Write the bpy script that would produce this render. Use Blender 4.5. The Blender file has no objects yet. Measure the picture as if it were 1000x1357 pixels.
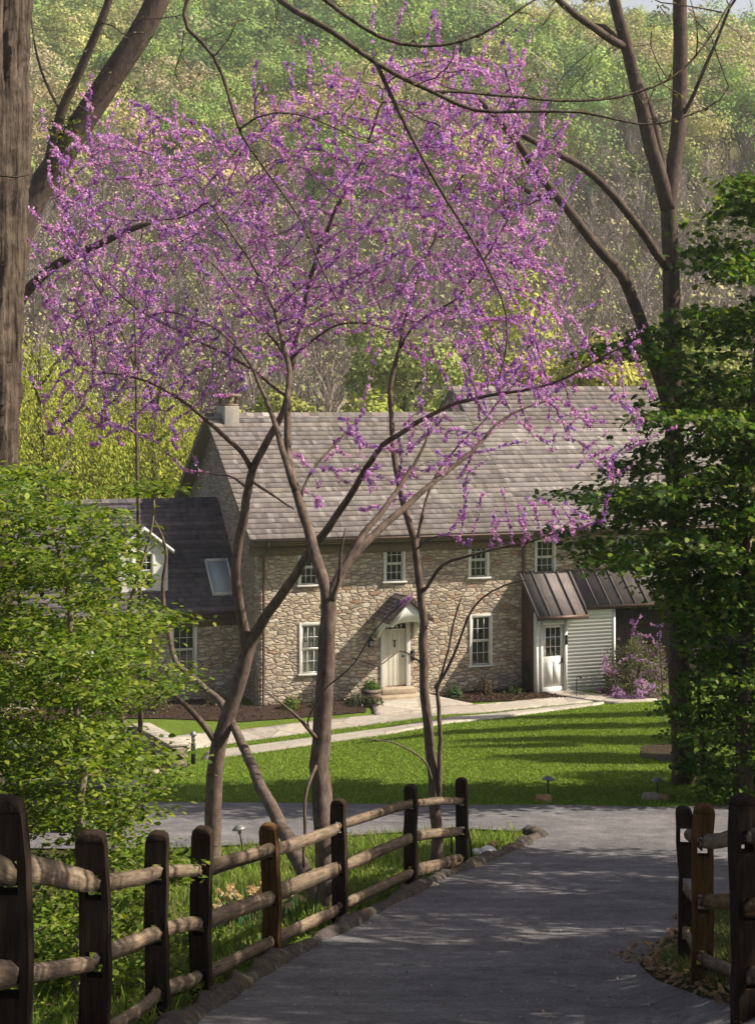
import bpy, bmesh, math, random
import numpy as np
from mathutils import Vector, Matrix, geometry
random.seed(7); rng = np.random.default_rng(11)
C = bpy.context.scene.collection
F = 2200.0; CX = 500.0; CY = 520.0      # the photograph's focal length and principal point, in its pixels
def P(px, py, d): return np.array(((px-CX)/F*d, d, (CY-py)/F*d))

# ---------------------------------------------------------------- helpers: objects
def link(o): C.objects.link(o); return o
def tag(o, label=None, cat=None, group=None, kind=None):
    if label: o['label'] = label
    if cat: o['category'] = cat
    if group: o['group'] = group
    if kind: o['kind'] = kind
    return o
def thing(name, label, cat, loc=(0,0,0), rz=0.0, group=None):
    o = link(bpy.data.objects.new(name, None)); o.location = [float(v) for v in loc]; o.rotation_euler = (0,0,rz)
    o.empty_display_size = .2
    return tag(o, label, cat, group)
def copy_tree(o, parent=None):
    c = o.copy(); C.objects.link(c)
    if parent is not None: c.parent = parent
    for ch in list(o.children): copy_tree(ch, c)
    return c

def raw_mesh(name, V, faces, col=None, smooth=False):
    """V (n,3); faces: list of int arrays (m,k) or a list of index lists."""
    me = bpy.data.meshes.new(name)
    V = np.asarray(V, dtype=np.float32)
    idx = []; tot = []
    for f in faces:
        f = np.asarray(f)
        if f.ndim == 2:
            idx.append(f.ravel()); tot.append(np.full(len(f), f.shape[1]))
        else:
            idx.append(f); tot.append(np.array([len(f)]))
    idx = np.concatenate(idx).astype(np.int32); tot = np.concatenate(tot).astype(np.int32)
    start = np.concatenate(([0], np.cumsum(tot)[:-1])).astype(np.int32)
    me.vertices.add(len(V)); me.vertices.foreach_set('co', V.ravel())
    me.loops.add(len(idx)); me.loops.foreach_set('vertex_index', idx)
    me.polygons.add(len(tot)); me.polygons.foreach_set('loop_start', start); me.polygons.foreach_set('loop_total', tot)
    if smooth: me.polygons.foreach_set('use_smooth', np.ones(len(tot), dtype=bool))
    me.update(calc_edges=True)
    if col is not None:
        a = me.color_attributes.new('col', 'FLOAT_COLOR', 'POINT')
        c = np.ones((len(V),4), dtype=np.float32); c[:,:3] = col
        a.data.foreach_set('color', c.ravel())
    return me
def obj(name, me, mat, parent=None, loc=None):
    o = link(bpy.data.objects.new(name, me))
    me.materials.clear(); me.materials.append(mat)
    if parent is not None: o.parent = parent
    if loc is not None: o.location = [float(v) for v in loc]
    return o

class MB:
    """collects quads, boxes, tubes into one mesh"""
    def __init__(s): s.V = []; s.Fs = []; s.Cl = []; s.n = 0
    def add(s, V, faces, col=None):
        V = np.asarray(V, float); s.V.append(V)
        for f in faces: s.Fs.append(np.asarray(f) + s.n)
        s.Cl.append(np.tile(np.array(col if col is not None else (1,1,1), float), (len(V),1)) if np.ndim(col) < 2 else np.asarray(col))
        s.n += len(V); return s
    def box(s, x0,x1,y0,y1,z0,z1, col=None, M=None):
        V = np.array([(x,y,z) for z in (z0,z1) for y in (y0,y1) for x in (x0,x1)], float)
        if M is not None: V = V @ np.array(M)[:3,:3].T + np.array(M)[:3,3]
        return s.add(V, [np.array([(0,2,3,1),(4,5,7,6),(0,1,5,4),(2,6,7,3),(0,4,6,2),(1,3,7,5)])], col)
    def prism(s, poly, axis, a, b, col=None):
        """poly: 2D points extruded along axis ('x','y','z') from a to b"""
        n = len(poly); V = []
        for t in (a,b):
            for (u,v) in poly:
                V.append({'x':(t,u,v),'y':(u,t,v),'z':(u,v,t)}[axis])
        fs = [np.arange(n)[::-1], np.arange(n)+n] + [np.array([[i,(i+1)%n,(i+1)%n+n,i+n] for i in range(n)])]
        return s.add(V, fs, col)
    def tube(s, pts, rad, n=8, col=None, caps=True, prof=None):
        V, Q = tube_arrays(np.asarray(pts,float), np.asarray(rad,float)*np.ones(len(pts)), n, prof)
        fs = [Q]
        if caps: fs += [np.arange(n)[::-1], np.arange(n)+len(V)-n]
        return s.add(V, fs, col)
    def lathe(s, prof, n=16, center=(0,0,0), axis='z', col=None):
        a = np.arange(n)/n*2*np.pi; V = []
        for (r,z) in prof:
            for t in a:
                v = (r*math.cos(t), r*math.sin(t), z)
                if axis == 'y': v = (v[0], v[2], v[1])
                if axis == 'x': v = (v[2], v[0], v[1])
                V.append(v)
        m = len(prof); Q = np.array([[i*n+j, i*n+(j+1)%n, (i+1)*n+(j+1)%n, (i+1)*n+j] for i in range(m-1) for j in range(n)])
        return s.add(np.array(V)+np.array(center), [Q, np.arange(n)[::-1], np.arange(n)+(m-1)*n], col)
    def mesh(s, name='mesh', smooth=False):
        return raw_mesh(name, np.concatenate(s.V), s.Fs, np.concatenate(s.Cl), smooth)
    def build(s, name, mat, parent=None, smooth=False, loc=None, bevel=0):
        o = obj(name, s.mesh(name, smooth), mat, parent, loc)
        if bevel:
            b = o.modifiers.new('bevel','BEVEL'); b.width = bevel; b.segments = 2; b.limit_method = 'ANGLE'
        return o
def tube_arrays(pts, rad, n, prof=None):
    m = len(pts)
    T = np.gradient(pts, axis=0); T /= np.linalg.norm(T,axis=1)[:,None]+1e-9
    ref = np.array((0.31,0.87,0.2)) if abs(T[0][2]) > .8 else np.array((0,0,1.))
    u = np.cross(T[0], ref); u /= np.linalg.norm(u)
    a = np.arange(n)/n*2*np.pi; ca, sa = np.cos(a), np.sin(a)
    V = np.empty((m,n,3))
    for i in range(m):
        u = u - T[i]*u.dot(T[i]); u /= np.linalg.norm(u)+1e-9
        w = np.cross(T[i], u)
        k = rad[i] if prof is None else (rad[i]*prof[i])[:,None]
        V[i] = pts[i] + k*(ca[:,None]*u + sa[:,None]*w)
    i = np.arange(m-1)[:,None]*n; j = np.arange(n)[None,:]; j2 = (j+1)%n
    Q = np.stack((i+j, i+j2, i+n+j2, i+n+j), -1).reshape(-1,4)
    return V.reshape(-1,3), Q

# ---------------------------------------------------------------- helpers: materials
class NM:
    def __init__(s, name):
        s.m = bpy.data.materials.new(name); s.m.use_nodes = True; s.t = s.m.node_tree; s.t.nodes.clear()
        s.out = s.t.nodes.new('ShaderNodeOutputMaterial'); s.b = s.n('ShaderNodeBsdfPrincipled')
        s.l(s.b.outputs[0], s.out.inputs[0])
        s.b.inputs['Specular IOR Level'].default_value = .25
    def n(s, t, **kw):
        nd = s.t.nodes.new(t)
        for k,v in kw.items():
            if k in nd.inputs: nd.inputs[k].default_value = v
            else: setattr(nd, k, v)
        return nd
    def l(s, a, b): s.t.links.new(a, b)
    def coord(s, scale=(1,1,1), kind='Object'):
        c = s.n('ShaderNodeTexCoord'); mp = s.n('ShaderNodeMapping'); mp.inputs['Scale'].default_value = scale
        s.l(c.outputs[kind], mp.inputs[0]); return mp.outputs[0]
    def noise(s, vec, scale, detail=4, rough=.6, dist=0):
        nd = s.n('ShaderNodeTexNoise'); nd.inputs['Scale'].default_value = scale; nd.inputs['Detail'].default_value = detail
        nd.inputs['Roughness'].default_value = rough; nd.inputs['Distortion'].default_value = dist
        s.l(vec, nd.inputs['Vector']); return nd.outputs['Fac']
    def ramp(s, fac, stops, interp='LINEAR'):
        r = s.n('ShaderNodeValToRGB'); e = r.color_ramp.elements; r.color_ramp.interpolation = interp
        while len(e) < len(stops): e.new(.5)
        for el,(p,c) in zip(e, stops):
            el.position = p; el.color = (*c,1) if np.ndim(c) else (c,c,c,1)
        s.l(fac, r.inputs[0]); return r.outputs[0]
    def mix(s, a, b, fac, mode='MIX'):
        m = s.n('ShaderNodeMix', data_type='RGBA', blend_type=mode)
        for i,v in ((6,a),(7,b),(0,fac)):
            if isinstance(v, bpy.types.NodeSocket): s.l(v, m.inputs[i])
            elif i == 0: m.inputs[0].default_value = v
            else: m.inputs[i].default_value = (*v,1)
        return m.outputs[2]
    def attr(s, name='col'):
        a = s.n('ShaderNodeAttribute'); a.attribute_name = name; return a.outputs['Color']
    def bump(s, h, strength=.5, dist=.02):
        b = s.n('ShaderNodeBump'); b.inputs['Strength'].default_value = strength; b.inputs['Distance'].default_value = dist
        s.l(h, b.inputs['Height']); s.l(b.outputs[0], s.b.inputs['Normal'])
    def base(s, c, rough=.8):
        if isinstance(c, bpy.types.NodeSocket): s.l(c, s.b.inputs['Base Color'])
        else: s.b.inputs['Base Color'].default_value = (*c,1)
        s.b.inputs['Roughness'].default_value = rough; return s.m

def simple(name, a, b, scale=6, rough=.8, stretch=(1,1,1), bump=.3, bd=.01, spec=.25, metal=0):
    k = NM(name); v = k.coord(stretch); f = k.noise(v, scale, 6)
    k.base(k.ramp(f, [(.3,a),(.7,b)]), rough); k.b.inputs['Specular IOR Level'].default_value = spec
    k.b.inputs['Metallic'].default_value = metal
    if bump: k.bump(f, bump, bd)
    return k.m
def leaf_mat(name, trans=.35, rough=.55, spec=.25):
    k = NM(name); c = k.attr(); k.base(c, rough); k.b.inputs['Specular IOR Level'].default_value = spec
    t = k.n('ShaderNodeBsdfTranslucent'); hs = k.n('ShaderNodeHueSaturation'); hs.inputs['Saturation'].default_value = 1.1; hs.inputs['Value'].default_value = 1.25
    k.l(c, hs.inputs['Color']); k.l(hs.outputs[0], t.inputs[0])
    mx = k.n('ShaderNodeMixShader'); mx.inputs[0].default_value = trans
    k.l(k.b.outputs[0], mx.inputs[1]); k.l(t.outputs[0], mx.inputs[2]); k.l(mx.outputs[0], k.out.inputs[0])
    return k.m
def bark_mat(name, dark, light, sc=14, stretch=(1,1,.18), bump=.8, bd=.02, rough=.9):
    k = NM(name); v = k.coord(stretch); f = k.noise(v, sc, 6, .65, .6); g = k.noise(k.coord((1,1,1)), 5.5, 5, .7)
    c = k.mix(k.ramp(f, [(.32,dark),(.66,light)]), k.ramp(g,[(.35,dark),(.65,light)]), .5)
    k.base(c, rough); k.bump(f, bump, bd); k.b.inputs['Specular IOR Level'].default_value = .1
    return k.m

# stone walls: coursed rubble in tan, grey, brown and rust with pale pointing
def stone_mat(name, pal, mortar=(.36,.305,.24), sc=(3.3,3.3,8.6)):
    k = NM(name); v = k.coord(sc)
    dn = k.n('ShaderNodeTexNoise'); dn.inputs['Scale'].default_value = 1.6; dn.inputs['Detail'].default_value = 2; k.l(v, dn.inputs['Vector'])
    va = k.n('ShaderNodeVectorMath', operation='MULTIPLY_ADD'); va.inputs[1].default_value = (.5,.5,.5)
    k.l(dn.outputs['Color'], va.inputs[0]); k.l(v, va.inputs[2])
    vo = k.n('ShaderNodeTexVoronoi', feature='F1'); vo.inputs['Scale'].default_value = 1; vo.inputs['Randomness'].default_value = .85
    ve = k.n('ShaderNodeTexVoronoi', feature='DISTANCE_TO_EDGE'); ve.inputs['Scale'].default_value = 1; ve.inputs['Randomness'].default_value = .85
    k.l(va.outputs[0], vo.inputs['Vector']); k.l(va.outputs[0], ve.inputs['Vector'])
    sx = k.n('ShaderNodeSeparateColor'); k.l(vo.outputs['Color'], sx.inputs[0])
    stones = k.ramp(sx.outputs[0], pal, 'CONSTANT')
    gr = k.noise(k.coord((1,1,1)), 9, 6, .7)
    stones = k.mix(stones, k.ramp(gr, [(.25,.35),(.75,1.4)]), .85, 'MULTIPLY')
    bl = k.noise(k.coord((1,1,1)), .6, 3)
    stones = k.mix(stones, (.36,.30,.24), k.ramp(bl, [(.45,0),(.75,.45)]))
    mk = k.ramp(ve.outputs['Distance'], [(.02,.85),(.09,0)])
    k.base(k.mix(stones, k.mix(mortar, (.2,.165,.13), gr), mk), .9)
    h = k.mix(k.ramp(ve.outputs['Distance'], [(.0,0),(.16,1)]), gr, .3)
    k.bump(h, 1, .05); k.b.inputs['Specular IOR Level'].default_value = .1
    return k.m
PAL = [(0,(.55,.445,.33)),(.14,(.42,.35,.29)),(.26,(.64,.54,.42)),(.42,(.52,.41,.31)),(.54,(.33,.27,.225)),(.62,(.6,.5,.38)),(.76,(.54,.44,.36)),(.88,(.42,.27,.185)),(.93,(.68,.6,.49))]
M = {}
M['stone'] = stone_mat('rubble_stone', PAL)
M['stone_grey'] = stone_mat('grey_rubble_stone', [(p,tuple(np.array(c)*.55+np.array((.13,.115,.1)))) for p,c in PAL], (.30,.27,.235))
def shingle_mat(name):
    k = NM(name); c = k.attr(); v = k.coord((9,1.2,1.2)); f = k.noise(v, 3.5, 6, .7); g = k.noise(k.coord(), .55, 4)
    c = k.mix(c, k.ramp(f,[(.25,.65),(.8,1.2)]), .6, 'MULTIPLY')
    c = k.mix(c, (.16,.15,.08), k.ramp(g,[(.52,0),(.8,.4)]))
    k.base(c, .9); return k.m
M['shingle'] = shingle_mat('weathered_cedar_shingle')
M['slate'] = shingle_mat('dark_slate_shingle')
M['white'] = simple('white_paint', (.62,.61,.57), (.74,.73,.69), 3, .5, bump=.1)
M['door'] = simple('cream_door_paint', (.6,.57,.48), (.7,.67,.57), 3, .45, bump=.05)
M['clap'] = simple('white_clapboard_paint', (.66,.67,.65), (.79,.79,.77), 4, .6, (.2,1,4), .2)
M['plaster'] = simple('pale_chimney_plaster', (.3,.265,.23), (.44,.4,.35), 5, .9)
M['brick'] = simple('brown_brick_cap', (.16,.11,.085), (.27,.2,.16), 12, .9)
k = NM('window_glass'); f = k.noise(k.coord(), 2.4, 3); k.base(k.ramp(f,[(.35,(.012,.013,.014)),(.7,(.05,.05,.045))]), .06); k.b.inputs['Specular IOR Level'].default_value = .6; M['glass'] = k.m
k = NM('pale_streaked_glass'); f = k.noise(k.coord((8,1,.6)), 2.4, 3); k.base(k.ramp(f,[(.35,(.10,.10,.08)),(.7,(.3,.3,.25))]), .12); k.b.inputs['Specular IOR Level'].default_value = .6; M['pale_pane'] = k.m  # paler panes with vertical streaks
k = NM('skylight_glass'); k.base((.45,.5,.52), .2); M['sky_glass'] = k.m  # pale blue base colour stands in for the sky reflected in the skylight
M['black'] = simple('black_iron', (.012,.012,.013), (.03,.03,.03), 10, .5)
M['copper'] = simple('aged_brown_copper', (.07,.045,.036), (.14,.09,.07), 6, .5, (1,1,.2), .1, metal=.3)
k = NM('brown_standing_seam_metal'); v = k.coord((1,.5,1)); f = k.noise(v, 1.6, 6, .7); g = k.noise(k.coord((10,.6,1)), 2, 4)
k.base(k.mix(k.ramp(f,[(.3,(.085,.072,.072)),(.55,(.135,.115,.11)),(.78,(.2,.165,.145))]), k.ramp(g,[(.3,.85),(.7,1.4)]), .7,'MULTIPLY'), .62); k.b.inputs['Metallic'].default_value = .0; M['metal'] = k.m
M['carport_shade'] = simple('carport_shade_dark', (.04,.03,.026), (.08,.06,.05), 8, .8)
M['side_brown'] = simple('red_brown_boards', (.07,.035,.028), (.12,.065,.05), 6, .8, (1,6,1))
M['soffit'] = simple('eave_timber', (.12,.09,.065), (.22,.17,.12), 8, .8, (1,4,4))
# ground stuffs
k = NM('ground_cover'); v = k.coord(); c = k.attr(); f = k.noise(v, 1.1, 8, .7); g = k.noise(v, 22, 5, .75); h = k.noise(v, .22, 3)
c = k.mix(c, k.ramp(g,[(.25,.35),(.75,1.5)]), .8, 'MULTIPLY'); c = k.mix(c, k.ramp(f,[(.3,.6),(.7,1.3)]), .6, 'MULTIPLY')
k.base(c, .95); k.bump(g, .8, .06); k.b.inputs['Specular IOR Level'].default_value = .05; M['ground'] = k.m
k = NM('worn_asphalt'); v = k.coord(); f = k.noise(v, 90, 4, .8); g = k.noise(v, .7, 6, .65, .4); h = k.noise(k.coord((.3,1.6,1)), 1.3, 5, .7)
c = k.ramp(g, [(.3,(.135,.125,.133)),(.5,(.19,.178,.187)),(.72,(.25,.237,.242))])
f2 = k.noise(v, 22, 6, .85); c = k.mix(c, k.ramp(f2,[(.32,.35),(.68,1.5)]), .8, 'MULTIPLY'); f3 = k.noise(v, 2.6, 5, .75); c = k.mix(c, k.ramp(f3,[(.38,.6),(.6,1.1)]), .7, 'MULTIPLY'); c = k.mix(c, k.ramp(f,[(.25,.3),(.7,1.5)]), .8, 'MULTIPLY'); c = k.mix(c, k.ramp(h,[(.35,.7),(.65,1.12)]), .6, 'MULTIPLY')
cr = k.n('ShaderNodeTexVoronoi', feature='DISTANCE_TO_EDGE'); cr.inputs['Scale'].default_value = .32
dn = k.n('ShaderNodeTexNoise'); dn.inputs['Scale'].default_value = 1.5; dn.inputs['Detail'].default_value = 6; k.l(v, dn.inputs['Vector'])
va = k.n('ShaderNodeVectorMath', operation='MULTIPLY_ADD'); va.inputs[1].default_value = (1.2,1.2,1.2); k.l(dn.outputs['Color'], va.inputs[0]); k.l(v, va.inputs[2]); k.l(va.outputs[0], cr.inputs['Vector'])
c = k.mix(c, (.035,.032,.035), k.ramp(cr.outputs['Distance'],[(.0005,.5),(.0035,0)]))
k.base(c, .85); k.bump(f, .5, .012); M['asphalt'] = k.m
k = NM('kerb_tar'); v = k.coord(); f = k.noise(v, 14, 6, .7); g = k.noise(v, 2.2, 5)
k.base(k.mix(k.ramp(f,[(.3,(.035,.03,.028)),(.7,(.14,.12,.105))]), (.2,.14,.075), k.ramp(g,[(.5,0),(.7,.6)])), .95); k.bump(f, 1, .05); M['kerb'] = k.m
k = NM('flagstone'); v = k.coord((.9,.9,.9)); vo = k.n('ShaderNodeTexVoronoi', feature='F1'); ve = k.n('ShaderNodeTexVoronoi', feature='DISTANCE_TO_EDGE'); k.l(v, vo.inputs['Vector']); k.l(v, ve.inputs['Vector'])
vo.inputs['Scale'].default_value = .9; ve.inputs['Scale'].default_value = .9
sx = k.n('ShaderNodeSeparateColor'); k.l(vo.outputs['Color'], sx.inputs[0]); f = k.noise(v, 7, 6, .7)
c = k.ramp(sx.outputs[0], [(0,(.42,.37,.31)),(.5,(.5,.45,.38)),(1,(.36,.32,.28))]); c = k.mix(c, k.ramp(f,[(.25,.55),(.75,1.2)]), .8,'MULTIPLY')
k.base(k.mix(c, (.16,.14,.11), k.ramp(ve.outputs['Distance'],[(.006,.6),(.02,0)])), .9); k.bump(f, .5, .02); M['flag'] = k.m
k = NM('bark_mulch'); v = k.coord(); f = k.noise(v, 26, 6, .75); k.base(k.ramp(f,[(.3,(.02,.013,.01)),(.7,(.085,.05,.035))]), .95); k.bump(f, 1, .06); M['mulch'] = k.m
def rail_mat(name, a, b, c3=None):
    k = NM(name); v = k.coord((1,1,1)); at = k.attr(); f = k.noise(k.coord((26,26,2.2)), 1.2, 6, .7, .3); g = k.noise(v, 5, 5); 
    c = k.ramp(f,[(.28,a),(.62,b)]); c = k.mix(c, at, .85, 'MULTIPLY'); c = k.mix(c, k.ramp(g,[(.3,.6),(.7,1.25)]), .6,'MULTIPLY')
    gn = k.noise(v, 3.1, 4); c = k.mix(c, (.10,.12,.05), k.ramp(gn,[(.6,0),(.8,.5)]))
    k.base(c, .9); k.bump(f, .8, .012); k.b.inputs['Specular IOR Level'].default_value = .08; return k.m
M['rail'] = rail_mat('weathered_split_rail', (.075,.057,.043), (.27,.212,.16))
M['post'] = rail_mat('dark_fence_post', (.012,.008,.006), (.05,.034,.025))
M['post_tan'] = rail_mat('honey_fence_post', (.05,.024,.01), (.15,.08,.032))
M['rock'] = simple('pale_field_rock', (.25,.2,.15), (.5,.43,.35), 5, .9, bump=1, bd=.05)
M['rock_tan'] = simple('tan_field_rock', (.28,.17,.08), (.48,.31,.16), 5, .9, bump=1, bd=.05)
M['rock_white'] = simple('white_quartz_rock', (.5,.49,.47), (.75,.74,.72), 5, .8, bump=1, bd=.04)
M['steps'] = simple('tan_step_stone', (.3,.24,.17), (.48,.40,.3), 6, .9)
M['tub'] = simple('weathered_tub_wood', (.14,.10,.08), (.28,.21,.17), 8, .85, (6,6,1))
M['bark_redbud'] = bark_mat('redbud_bark', (.04,.028,.024), (.215,.16,.13), 16, (1,1,.35), .6, .012)
M['bark_dark'] = bark_mat('dark_tree_bark', (.045,.033,.028), (.14,.105,.085), 12, (1,1,.2))
M['bark_grey'] = bark_mat('furrowed_grey_bark', (.022,.016,.013), (.19,.145,.115), 13, (1,1,.09), 1, .06)
M['bark_pale'] = bark_mat('pale_slender_bark', (.22,.18,.14), (.42,.36,.29), 16, (1,1,.35), .4, .01)
M['bark_twig'] = bark_mat('brown_slender_bark', (.10,.08,.06), (.27,.23,.18), 16, (1,1,.35), .4, .01)
M['blossom'] = leaf_mat('redbud_blossom_petals', .3, .7, .05)
M['leaf'] = leaf_mat('fresh_leaf', .4, .5)
M['leaf_far'] = leaf_mat('spring_foliage', .15, .8, .05)
M['twig_far'] = leaf_mat('bare_twigs', 0.0, .9, .05)
k = NM('grass_blades'); c = k.attr(); k.base(c, .7); k.b.inputs['Specular IOR Level'].default_value = .1
t = k.n('ShaderNodeBsdfTranslucent'); k.l(c, t.inputs[0]); mx = k.n('ShaderNodeMixShader'); mx.inputs[0].default_value = .3
k.l(k.b.outputs[0], mx.inputs[1]); k.l(t.outputs[0], mx.inputs[2]); k.l(mx.outputs[0], k.out.inputs[0]); M['grass'] = k.m

# ---------------------------------------------------------------- terrain
YT = [-20,0,5,7.2,9.7,12.2,13.5,16,18.5,22,25,27,31,36,42,46,47.5,49,50.3,60,75,95,120,150,200,260,320,350,400,470]
ZT = [1,-1.7,-2.65,-3.2,-4.0,-4.58,-4.95,-5.45,-5.93,-6.55,-7.1,-7.34,-7.75,-8.3,-9.0,-9.45,-9.6,-9.65,-9.65,-9.6,-9.8,-8.5,-4,5,25,46,63,66,56,30]
def sstep(x, a, b): t = np.clip((x-a)/(b-a),0,1); return t*t*(3-2*t)
_yy = np.linspace(-20,470,2000); _zz = np.interp(_yy, YT, ZT)
_k = np.hanning(9); _k /= _k.sum(); _zz = np.convolve(np.pad(_zz,4,'edge'), _k, 'valid')
def G(X, Y):
    X = np.asarray(X,float); Y = np.asarray(Y,float)
    w = sstep(Y,33,46)*(1-sstep(Y,60,80))
    u = Y - w*.364*(np.clip(X,-16,16)+3.65)
    z = np.interp(u, _yy, _zz)
    z = z - .085*np.clip(2-X,0,7)*sstep(Y,33,46)*(1-sstep(u,47.8,50.3))
    z = z + .42*sstep(X,1.9,3.3)*sstep(Y,4,7)*(1-sstep(Y,13,15.5))
    far = sstep(Y,110,220)
    z = z*(1+far*(.06*np.sin(X*.021+1.3)-.0011*X)) + far*3*np.sin(X*.05+Y*.03)
    return z
def hit(px, py, lo=3, hi=70):
    """where the line of sight through a photo pixel meets the ground"""
    d = np.linspace(lo,hi,6000); zr = (CY-py)/F*d; zg = G((px-CX)/F*d, d)
    i = np.argmax(zr < zg)
    return np.array(((px-CX)/F*d[i], d[i], zg[i]))
def axis(dense_a, dense_b, step, lo, hi, grow=1.13):
    a = list(np.arange(dense_a, dense_b+1e-6, step)); s = step
    while a[-1] < hi: s *= grow; a.append(min(hi, a[-1]+s))
    s = step
    while a[0] > lo: s *= grow; a.insert(0, max(lo, a[0]-s))
    return np.array(a)
xs = axis(-14,15,.25,-260,260); ys = axis(-4,62,.25,-20,470)
GX, GY = np.meshgrid(xs, ys); GZ = G(GX, GY); nx, ny = len(xs), len(ys)
ii = (np.arange(ny-1)[:,None]*nx + np.arange(nx-1)[None,:]).ravel()
V = np.stack((GX,GY,GZ),-1).reshape(-1,3)
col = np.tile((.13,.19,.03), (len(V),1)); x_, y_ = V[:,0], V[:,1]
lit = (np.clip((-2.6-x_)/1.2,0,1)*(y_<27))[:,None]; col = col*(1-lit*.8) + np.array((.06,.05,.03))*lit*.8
frs = sstep(y_,62,75)[:,None]; col = col*(1-frs) + np.array((.12,.11,.05))*frs
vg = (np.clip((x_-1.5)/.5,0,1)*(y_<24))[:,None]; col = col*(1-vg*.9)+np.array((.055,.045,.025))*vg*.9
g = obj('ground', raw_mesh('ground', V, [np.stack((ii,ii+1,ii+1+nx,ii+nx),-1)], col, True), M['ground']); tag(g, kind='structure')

def sheet(name, poly, mat, off, grid=.35, skirt=0.0, zf=None):
    """a sheet lying on the ground inside a polygon of (x,y) points"""
    pts = []
    n = len(poly)
    for i in range(n):
        a, b = np.array(poly[i][:2]), np.array(poly[(i+1)%n][:2]); m = max(1,int(np.linalg.norm(b-a)/grid))
        for j in range(m): pts.append(a+(b-a)*j/m)
    nb = len(pts); pts = np.array(pts); lo, hi = pts.min(0), pts.max(0)
    gx, gy = np.meshgrid(np.arange(lo[0],hi[0],grid), np.arange(lo[1],hi[1],grid)); ip = np.stack((gx.ravel(),gy.ravel()),-1)+.013
    ip = ip[inside(ip, pts)]
    allp = [Vector(p) for p in np.concatenate((pts,ip))]
    vv, ee, ff, *_ = geometry.delaunay_2d_cdt(allp, [(i,(i+1)%nb) for i in range(nb)], [], 1, 1e-5)
    v2 = np.array([(p.x,p.y) for p in vv]); z = (G(v2[:,0],v2[:,1]) if zf is None else zf(v2[:,0],v2[:,1])) + off
    V = np.column_stack((v2,z)); faces = [np.array(ff)]
    if skirt:
        b = V[:nb]; V2 = np.concatenate((V, b-np.array((0,0,skirt)))); m = len(V); q = np.arange(nb); q2 = (q+1)%nb
        area = np.sum(pts[:,0]*np.roll(pts[:,1],-1)-np.roll(pts[:,0],-1)*pts[:,1])
        Q = np.stack((q,m+q,m+q2,q2),-1); faces.append(Q if area > 0 else Q[:,::-1]); V = V2
    return obj(name, raw_mesh(name, V, faces), mat)
def inside(p, poly):
    x, y = p[:,0], p[:,1]; r = np.zeros(len(p), bool); n = len(poly); j = n-1
    for i in range(n):
        xi, yi = poly[i][:2]; xj, yj = poly[j][:2]
        c = ((yi > y) != (yj > y)) & (x < (xj-xi)*(y-yi)/(yj-yi+1e-12)+xi); r ^= c; j = i
    return r
H2 = lambda *a: [tuple(hit(*p)[:2]) for p in a]
left_edge = H2((262,1357),(300,1330),(368,1283),(440,1245),(520,1203),(590,1166),(650,1142),(690,1126),(716,1112))
island = left_edge[-1:] + H2((690,1104),(620,1101),(520,1106),(430,1112),(330,1122),(230,1126),(120,1128)) + [(-8.5,26.6),(-16,26.6)]
lawn_edge = [(-16,30.6)] + H2((60,1066),(200,1065),(350,1066),(600,1069),(760,1069),(880,1072)) + [(9,31.6),(18,32)]
right_edge = [(18,24.2),(8,24.0)] + H2((1040,1168),(960,1195),(905,1225),(880,1252),(846,1282),(868,1303),(930,1328),(1000,1345)) + [(3.4,9),(3.6,4),(3.6,-3)]
drive = [(-1.3,-3),(-1.35,4),(-1.45,8.5)] + left_edge + island[1:] + lawn_edge + right_edge
tag(sheet('driveway', drive, M['asphalt'], .03, .3), kind='structure')
# rolled kerb of tar and stone on the left of the drive
kp = [np.array((*p, G(*p))) for p in [(-1.42,6),(-1.45,8.5)]+left_edge]
kp += [np.array((*p, G(*p))) for p in H2((726,1109),(700,1103))]
kp = np.array(kp); t = np.linspace(0,len(kp)-1,160); kq = np.column_stack([np.interp(t, np.arange(len(kp)), kp[:,i]) for i in range(3)])
kq[:,2] += .0; prof = 1+.16*rng.standard_normal((160,10)); prof = (prof+np.roll(prof,1,0)+np.roll(prof,-1,0))/3
rr = .115+.015*np.sin(t*5)+.012*rng.standard_normal(160); kq[:,0] -= .07
mb = MB(); mb.tube(kq, rr, 10, prof=prof); tag(mb.build('kerb', M['kerb'], smooth=True), kind='structure')

HO = np.array((-3.65,51,-9.65)); TH = math.radians(20); ct, st = math.cos(TH), math.sin(TH)
def HW(x, y, z=0): return np.array((HO[0]+x*ct-y*st, HO[1]+x*st+y*ct, HO[2]+z))
# path along the house, landings and beds
path_f = H2((225,1003),(262,992),(330,982),(420,970),(520,957),(640,945),(740,935),(800,930))
path_b = H2((790,926),(735,926),(640,935),(540,944),(420,957),(330,968),(262,974),(215,980))
tag(sheet('path', path_f+path_b, M['flag'], .05, .3, .12), kind='structure')
edge_f = H2((268,1008),(330,1000),(420,987),(520,973),(640,955),(740,942),(800,934)); edge_b = H2((800,932),(740,938),(640,949),(520,966),(420,979),(330,991),(275,998))
tag(sheet('path_edging', edge_f+edge_b, M['flag'], .06, .3, .12), kind='structure')
land = [HW(x,y)[:2] for x,y in [(3.6,-.05),(5.5,-.05),(6.2,-2.2),(3.0,-2.2)]]
tag(sheet('doorstep_path', land, M['flag'], .07, .3, .1), kind='structure')
land2 = [HW(x,y)[:2] for x,y in [(9.1,-1.1),(10.1,-1.1),(11.6,-4.0),(10.1,-4.0)]]
tag(sheet('side_path', land2, M['flag'], .075, .3, .1), kind='structure')
bed1 = [HW(x,y)[:2] for x,y in [(-.4,-.02),(3.5,-.02),(2.9,-1.7),(-1,-1.5),(-5,-.4),(-8,0),(-8,1.6),(-.4,1.6)]]
tag(sheet('mulch_bed', bed1, M['mulch'], .03, .3), kind='structure')
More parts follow.
